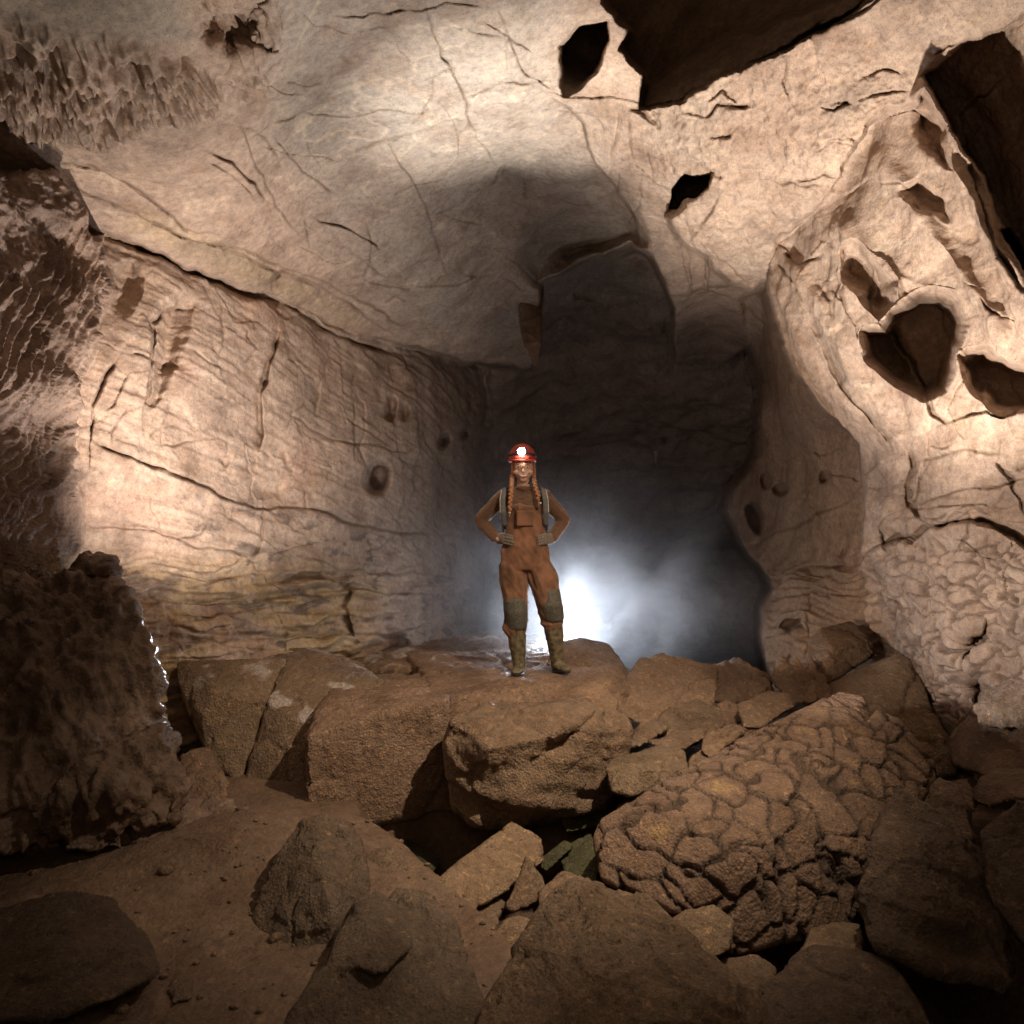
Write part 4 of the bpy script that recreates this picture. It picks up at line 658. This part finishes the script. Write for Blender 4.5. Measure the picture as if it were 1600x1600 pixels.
# body: one continuous skin from head to feet
hand_sets = []
def finger(pts, r0, r1):
    n = len(pts) - 1; return [np.concatenate([ICO * (r0 + (r1 - r0) * i / n) + pts[i], ICO * (r0 + (r1 - r0) * (i + 1) / n) + pts[i + 1]]) for i in range(n)]
def make_hand(px, py, dd, sx):
    c = W(px, py, dd); s = [np.concatenate([ICO * np.array([.016, .026, .036]) + c + np.array([-.012 * sx, .025, 0]), ICO * np.array([.015, .02, .038]) + c + np.array([.025 * sx, -.03, 0])])]
    for i, ln in enumerate((.066, .074, .070, .056)):
        z = .033 - .021 * i; a = c + np.array([.028 * sx, -.032, z]); d1 = a + np.array([.020 * sx, -ln * .40, -.004]); d2 = d1 + np.array([.026 * sx, -ln * .26, -.006]); d3 = d2 + np.array([.022 * sx, -ln * .08, -.006])
        s += finger([a, d1, d2, d3], .0095, .0075)
    a = c + np.array([-.004 * sx, .018, .026]); s += finger([a, a + np.array([.012 * sx, .026, .022]), a + np.array([.030 * sx, .050, .030])], .0115, .009)
    return s
hl = make_hand(781, 842, -.03, 1); hr = make_hand(860, 842, -.03, -1)
head = [np.concatenate([ell(817.5, 722, .01, .073, .092, .088), ell(817.5, 741, -.035, .060, .054, .045)]), np.concatenate([ell(817.5, 741, -.03, .058, .05, .03), ell(817.5, 750, -.052, .031, .028, .020)]),
        np.concatenate([ell(817.5, 731, -.088, .007, .008), ell(817.5, 737, -.100, .012, .010, .008)]), ell(806, 738, -.062, .020, .02, .02), ell(829, 738, -.062, .020, .02, .02),
        np.concatenate([ell(802.5, 731, 0, .010, .018, .028)]), np.concatenate([ell(832.5, 731, 0, .010, .018, .028)])]
neck = loft((817.5, 748, .0, .047, .052), (817.5, 768, .02, .058, .058))
torso = loft((818, 774, .02, .135, .075, .04), (820, 795, .01, .130, .095, .05), (821, 835, .0, .120, .09, .05), (820, 865, .01, .155, .105, .06), (820, 885, .01, .15, .10, .05))
arms = loft((786, 778, .01, .048, .05), (753, 812, .10, .033, .035), (776, 841, .005, .027, .03), (780, 843, -.02, .022, .03)) + loft((850, 778, .01, .048, .05), (879, 811, .10, .033, .035), (862, 841, .005, .027, .03), (859, 843, -.02, .022, .03))
legs = loft((808, 885, .01, .078, .085), (806, 948, -.03, .055, .06), (807, 975, 0, .05, .055), (811, 1036, .03, .036, .04)) + loft((845, 885, .01, .078, .085), (860, 945, -.05, .055, .06), (864, 972, -.02, .05, .055), (870, 1030, .02, .036, .04))
feet = loft((811, 1038, .04, .030, .033), (809, 1046, -.04, .022, .024, .014)) + loft((870, 1032, .03, .030, .033), (877, 1040, -.03, .022, .024, .014))
body = part('body', head + neck + torso + arms + legs + feet + hl + hr, SKIN, root, .0055, 2)
# face
for x in (810.5, 824.5):
    e = part('eye', [ell(x, 730, -.080, .0105, .008, .0055)], WHT, root, .003, 1); part('iris', [ell(x, 730, -.0868, .0048, .003, .0048)], IRIS, root, .002, 0)
    part('eyebrow', [np.concatenate([ell(x - 3, 726.3, -.083, .003, .004), ell(x, 725.6, -.088, .004, .004), ell(x + 3, 726.3, -.083, .003, .004)])], HAIR, root, .003, 0)
part('mouth', loft((811, 742, -.082, .004, .004), (814, 744.4, -.096, .005, .005, .0055), (817.5, 745, -.101, .006, .005, .0065), (821, 744.4, -.096, .005, .005, .0055), (824, 742, -.082, .004, .004)), LIP, root, .0028, 1)
part('teeth', loft((813.3, 742.9, -.093, .003, .004, .003), (817.5, 743.9, -.1045, .005, .003, .0038), (821.7, 742.9, -.093, .003, .004, .003)), WHT, root, .002, 0)
# clothes
def folds(amp, sc, k, st=(1, 1, 1)): return lambda V: amp * fbm(V * np.array(st), sc, 3, k) + amp * .8 * fbm(V * np.array(st), sc * 1.8, 2, k + 1, ridged=True)
sleeves = loft((787, 776, .01, .062, .066), (752.5, 811, .10, .054, .056), (757, 821, .085, .052, .052), (774, 839.5, .01, .040, .042)) + loft((849, 776, .01, .062, .066), (879.5, 810, .10, .054, .056), (876, 820, .085, .052, .052), (864, 839.5, .01, .040, .042))
part('shirt', loft((817.5, 763, .01, .064, .06, .03), (818, 774, .02, .150, .085, .042), (820, 795, .01, .146, .106, .05), (821, 830, .0, .135, .10, .05)) + sleeves, SHIRT, root, .0075, 3, folds(.005, 14, 501, (1, 1, 1.6)))
part('shirt_collar', loft((809, 762, -.045, .012, .012), (817.5, 765, -.062, .013, .012), (826, 762, -.045, .012, .012)), SHIRT, root, .005, 2)
part('overalls', loft((819, 793, -.022, .112, .092, .014), (821, 815, -.012, .130, .104, .03), (821.5, 838, -.004, .150, .114, .04), (820, 862, .005, .182, .128, .05), (819.5, 884, .01, .196, .132, .05))
     + loft((800, 884, .01, .104, .118, .06), (803, 912, -.005, .106, .112), (805, 945, -.03, .088, .090), (805.5, 982, .0, .080, .080)) + loft((841, 884, .01, .104, .118, .06), (851, 912, -.025, .108, .110), (859.5, 945, -.05, .090, .090), (863, 972, -.02, .082, .082)),
     OVER, root, .008, 3, lambda V: .020 * fbm(V * np.array([1, 1, .55]) + .3 * V[:, [2, 1, 0]], 8, 3, 511, ridged=True) + .008 * fbm(V, 6, 2, 512) + .010 * fbm(V * np.array([.4, .4, 1.6]), 9, 2, 513, ridged=True) * sstep(1.05, .9, V[:, 2]))
for pts in (((797, 792, -.108), (799, 778, -.095), (801, 765, -.05), (801, 761, .01)), ((841, 792, -.108), (838, 778, -.095), (835, 765, -.05), (835, 761, .01))):
    part('overall_strap', loft(*[(a, c, d, .020, .008, .012) for a, c, d in pts]), OVER, root, .006, 2)
part('bib_pocket', [np.concatenate([ell(809, 800, -.120, .01, .010), ell(832, 800, -.120, .01, .010), ell(809, 820, -.130, .01, .010), ell(832, 820, -.130, .01, .010)])], OVER, root, .005, 2)
def kneepad(top, mid, low, name='knee_pad'):
    o = part(name, loft(top, mid, low), PAD, root, .008, 3, folds(.002, 16, 521)); return o
k1 = kneepad((805, 940, -.050, .092, .085, .05), (805.5, 955, -.052, .092, .085, .06), (806.5, 977, -.016, .088, .086, .05)); k2 = kneepad((856, 924, -.055, .094, .085, .04), (860.5, 945, -.072, .094, .085, .06), (863.8, 965, -.038, .090, .088, .05))
for (x, y, dd, dx) in ((822, 942, .0, 5), (820, 968, .0, 4), (845, 958.5, -.02, -7), (843, 941, -.02, -4)):
    part('knee_pad_strap', [np.concatenate([ell(x - dx * .8, y, dd, .006, .01, .013), ell(x + dx * .6, y - 1, dd, .005, .006, .013)])], BLK, root, .004, 1)
for L_ in (((806.5, 983, .0, .076, .08, .02), (808, 1000, .01, .070, .073), (811, 1034, .035, .052, .057), (811.5, 1043, .035, .046, .055, .04)), ((864, 973, -.015, .078, .082, .02), (866.5, 992, -.005, .072, .074), (870, 1026, .025, .053, .057), (870.5, 1037, .025, .047, .055, .04))):
    right = L_[0][0] > 840; f = ((870.5, 1039, .02, .046, .055, .040), (878, 1043, -.045, .045, .045, .030), (884.5, 1045.5, -.09, .040, .038, .022)) if right else ((811.5, 1045, .03, .046, .055, .036), (809, 1048, -.055, .044, .045, .028), (806.5, 1050, -.115, .040, .038, .020))
    bt = part('boot', loft(*L_) + loft(*f), RUB, root, .007, 3, folds(.004, 18, 531)); 
    sole = [tuple([q[0], q[1] + (1047 if not right else 1043) * 0 + q[5] * 190, q[2], q[3] * 1.04, q[4] * 1.04, .009]) for q in f]
    part('boot_sole', loft(*sole), BLK, root, .006, 1)
    t = L_[0]; part('trouser_cuff', loft((t[0], t[1] - 3, t[2], t[3] * 1.10, t[4] * 1.1, .012), (t[0], t[1] + 1, t[2], t[3] * 1.06, t[4] * 1.06, .010)), CUF, root, .006, 2, folds(.006, 20, 541))
for sets in (hl, hr):                                            # knitted gloves over the fingers
    c = np.concatenate(sets).mean(0); g = [(s - s.mean(0)) * 1.16 + s.mean(0) for s in sets]
    part('glove', g, GLV, root, .004, 1)
# helmet with its lamp, hair
hc = W(816, 717, .01)
def dome(name, mat, parent, c, r, z0, flare=0, n=48, m=18):
    V = []; Fq = []
    for i in range(m + 1):
        t = z0 + (math.pi / 2 - z0) * i / m
        for j in range(n):
            a = 2 * math.pi * j / n; rib = 1 + .02 * math.cos(a * 6) * math.cos(t); V.append(c + np.array([math.cos(a) * math.cos(t) * r[0] * rib, math.sin(a) * math.cos(t) * r[1] * rib, math.sin(t) * r[2]]))
    for i in range(m):
        for j in range(n): Fq.append((i * n + j, i * n + (j + 1) % n, (i + 1) * n + (j + 1) % n, (i + 1) * n + j))
    o = mesh_obj(name, V, Fq, mat, origin=W(842, 1052)); o.parent = parent; o.location = (0, 0, 0)
    s = o.modifiers.new('s', 'SOLIDIFY'); s.thickness = .006; return o
hel = dome('helmet', RED, root, hc, (.102, .128, .118), -.12)
def ringpts(c, rx, ry, z, rr, tilt=0):
    return [np.concatenate([ICO * rr + c + np.array([math.cos(a) * rx, math.sin(a) * ry, z + tilt * math.sin(a)]) for a in (2 * math.pi * i / 28, 2 * math.pi * (i + 1) / 28)]) for i in range(28)]
part('helmet_brim', ringpts(hc, .104, .132, -.016, .008, .008), RED, root, .005, 2)
part('chin_strap', loft((800, 726, .0, .004, .008), (802.5, 745, -.01, .004, .007), (810, 756, -.05, .004, .006)) + loft((835, 726, .0, .004, .008), (832.5, 745, -.01, .004, .007), (825, 756, -.05, .004, .006)), BLK, root, .004, 1)
part('headlamp_band', ringpts(hc, .101, .127, .022, .010), BLK, root, .005, 1)
lampb = part('headlamp', [np.concatenate([ell(808.5, 705, -.125, .010, .02, .026), ell(821.5, 705, -.125, .010, .02, .026)])], BLK, root, .004, 1)
part('headlamp_lens', [ell(815, 705, -.150, .030, .012, .028)], LED, root, .003, 1)
hp = W(815, 705, -.19); hl_ = lamp('headlamp_light', 'SPOT', tuple(hp), 14, (1, .96, .85), (0, .5, .9), .02, 70, .7)
part('hair', [np.concatenate([ell(802.5, 724, .02, .016, .05, .03), ell(801, 744, .015, .014, .03, .03)]), np.concatenate([ell(832.5, 724, .02, .016, .05, .03), ell(835, 742, .015, .014, .03, .03)]), ell(817.5, 726, .05, .082, .075, .075), np.concatenate([ell(806, 722.5, -.06, .01, .02, .008), ell(829, 722.5, -.06, .01, .02, .008)])],
     HAIR, root, .006, 2, lambda V: .007 * fbm(V * np.array([1, 1, .35]), 60, 3, 551))
def braid(pts):
    s = []; p = [W(*q) for q in pts]; path = []
    for a, c in zip(p[:-1], p[1:]):
        n = max(2, int(np.linalg.norm(c - a) / .0145)); path += [a + (c - a) * i / n for i in range(n)]
    for i, c in enumerate(path):
        r = .0155 * (1 - .25 * i / len(path)); s.append(ICO * np.array([r, r, r * 1.05]) + c + np.array([.0062 * (-1) ** i, .003 * math.sin(i * 1.7), 0]))
    s.append(np.concatenate([ICO * .009 + path[-1], ICO * .006 + path[-1] - np.array([0, 0, .05])])); return s
part('braid', braid([(800.5, 742, -.02), (799, 760, -.085), (797, 785, -.125), (796, 800, -.125)]), HAIR, root, .0045, 1, lambda V: .0025 * fbm(V, 90, 2, 561))
part('braid', braid([(833, 742, -.02), (836, 760, -.085), (841, 775, -.115), (842, 783, -.115)]), HAIR, root, .0045, 1, lambda V: .0025 * fbm(V, 90, 2, 562))
for (x, y, dd) in ((796, 801, -.127), (844, 786, -.118)): part('hair_tie', [ell(x, y, dd, .013, .013, .007)], PIPE, root, .004, 0)
# backpack
bp_ = empty('backpack', W(820, 835, .25)); tag(bp_, 'grey backpack worn by the caver, only its shoulder straps showing', 'backpack')
def bpart(name, sets, mat, vox=.007, sm=3):
    V, Fc, N = remeshed(sets, vox, sm); o = mesh_obj(name, V, Fc, mat, origin=bp_.location[:]); o.parent = bp_; o.location = (0, 0, 0); return o
bpart('pack_body', [np.concatenate([ell(801, 775, .19, .03, .05), ell(838, 775, .19, .03, .05), ell(799, 835, .20, .035, .07), ell(842, 835, .20, .035, .07)])], GRY, .01)
for s, xs in ((1, ((791, 763, .06), (788, 766, -.03), (785.5, 780, -.085), (786, 800, -.098), (788, 818, -.06), (789, 830, .06))), (-1, ((845, 763, .06), (848.5, 766, -.03), (852, 780, -.085), (853, 800, -.098), (853, 818, -.06), (852, 830, .06)))):
    bpart('shoulder_strap', loft(*[(a, c, d, .022, .008, .016) for a, c, d in xs]), GRY, .005, 2)
    bpart('strap_piping', loft(*[(a - 4.3 * s * (1), c, d - .005, .004, .004, .006) for a, c, d in xs[1:4]]), PIPE, .003, 1)
# ------------------------------------------------------------------ smoke behind the caver, lit from inside
def smoke_box():
    me = bpy.data.meshes.new('smoke'); bm = bmesh.new(); bmesh.ops.create_cube(bm, size=1)
    lo = np.array([-2.6, 5.6, .05]); hi = np.array([3.0, 10.2, 3.3])
    for v in bm.verts: v.co = Vector(tuple(lo + (np.array(v.co[:]) + .5) * (hi - lo) - SRC))
    bm.to_mesh(me); bm.free(); o = bpy.data.objects.new('smoke', me); COL.objects.link(o); o.location = SRC
    m = bpy.data.materials.new('white_smoke'); m.use_nodes = True; nt = m.node_tree; L = nt.links.new; nt.nodes.clear()
    out = nd(nt, 'ShaderNodeOutputMaterial'); pv = nd(nt, 'ShaderNodeVolumePrincipled'); L(pv.outputs[0], out.inputs['Volume'])
    pv.inputs['Color'].default_value = (.95, .96, 1, 1); pv.inputs['Anisotropy'].default_value = .35
    tc = nd(nt, 'ShaderNodeTexCoord').outputs['Object']
    def M(op, a, b_=None, c=None):
        n = nd(nt, 'ShaderNodeMath'); n.operation = op
        for i, v in enumerate((a, b_, c)):
            if v is None: continue
            L(v, n.inputs[i]) if hasattr(v, 'links') else setattr(n.inputs[i], 'default_value', v)
        return n.outputs[0]
    def VM(op, a, b_):
        n = nd(nt, 'ShaderNodeVectorMath'); n.operation = op; L(a, n.inputs[0])
        L(b_, n.inputs[1]) if hasattr(b_, 'links') else setattr(n.inputs[1], 'default_value', b_); return n
    nz = nd(nt, 'ShaderNodeTexNoise'); nz.inputs['Scale'].default_value = .9; nz.inputs['Detail'].default_value = 4; nz.inputs['Distortion'].default_value = .8; L(tc, nz.inputs['Vector'])
    wv = VM('SUBTRACT', nz.outputs['Color'], (.5, .5, .5)); wv = VM('SCALE', wv.outputs[0], (0, 0, 0)); wv.inputs['Scale'].default_value = .9
    pw = VM('ADD', tc, wv.outputs[0]).outputs[0]
    def blob(c, r):
        v = VM('SUBTRACT', pw, c).outputs[0]; v = VM('DIVIDE', v, r).outputs[0]; l = VM('LENGTH', v, (0, 0, 0)).outputs['Value']
        return M('EXPONENT', M('MULTIPLY', M('MULTIPLY', l, l), -1))
    d = M('MULTIPLY', blob((.42, -.05, .30), (.95, .9, .60)), 1.1)
    d = M('ADD', d, M('MULTIPLY', blob((-.35, .2, .75), (1.5, 1.5, .80)), .17))
    n2 = nd(nt, 'ShaderNodeTexNoise'); n2.inputs['Scale'].default_value = 1.5; n2.inputs['Detail'].default_value = 5; n2.inputs['Roughness'].default_value = .62; n2.inputs['Distortion'].default_value = .5; L(pw, n2.inputs['Vector'])
    r = nd(nt, 'ShaderNodeMapRange'); L(n2.outputs['Fac'], r.inputs[0]); r.inputs[1].default_value = .38; r.inputs[2].default_value = .64; r.inputs[3].default_value = .05; r.inputs[4].default_value = 1.7
    L(M('MULTIPLY', d, M('MULTIPLY', r.outputs[0], SMOKE_D)), pv.inputs['Density']); me.materials.append(m)
    return tag(o, kind='stuff')
SRC = P(880, 985, 6.7); SMOKE_D = .62
smoke_box()
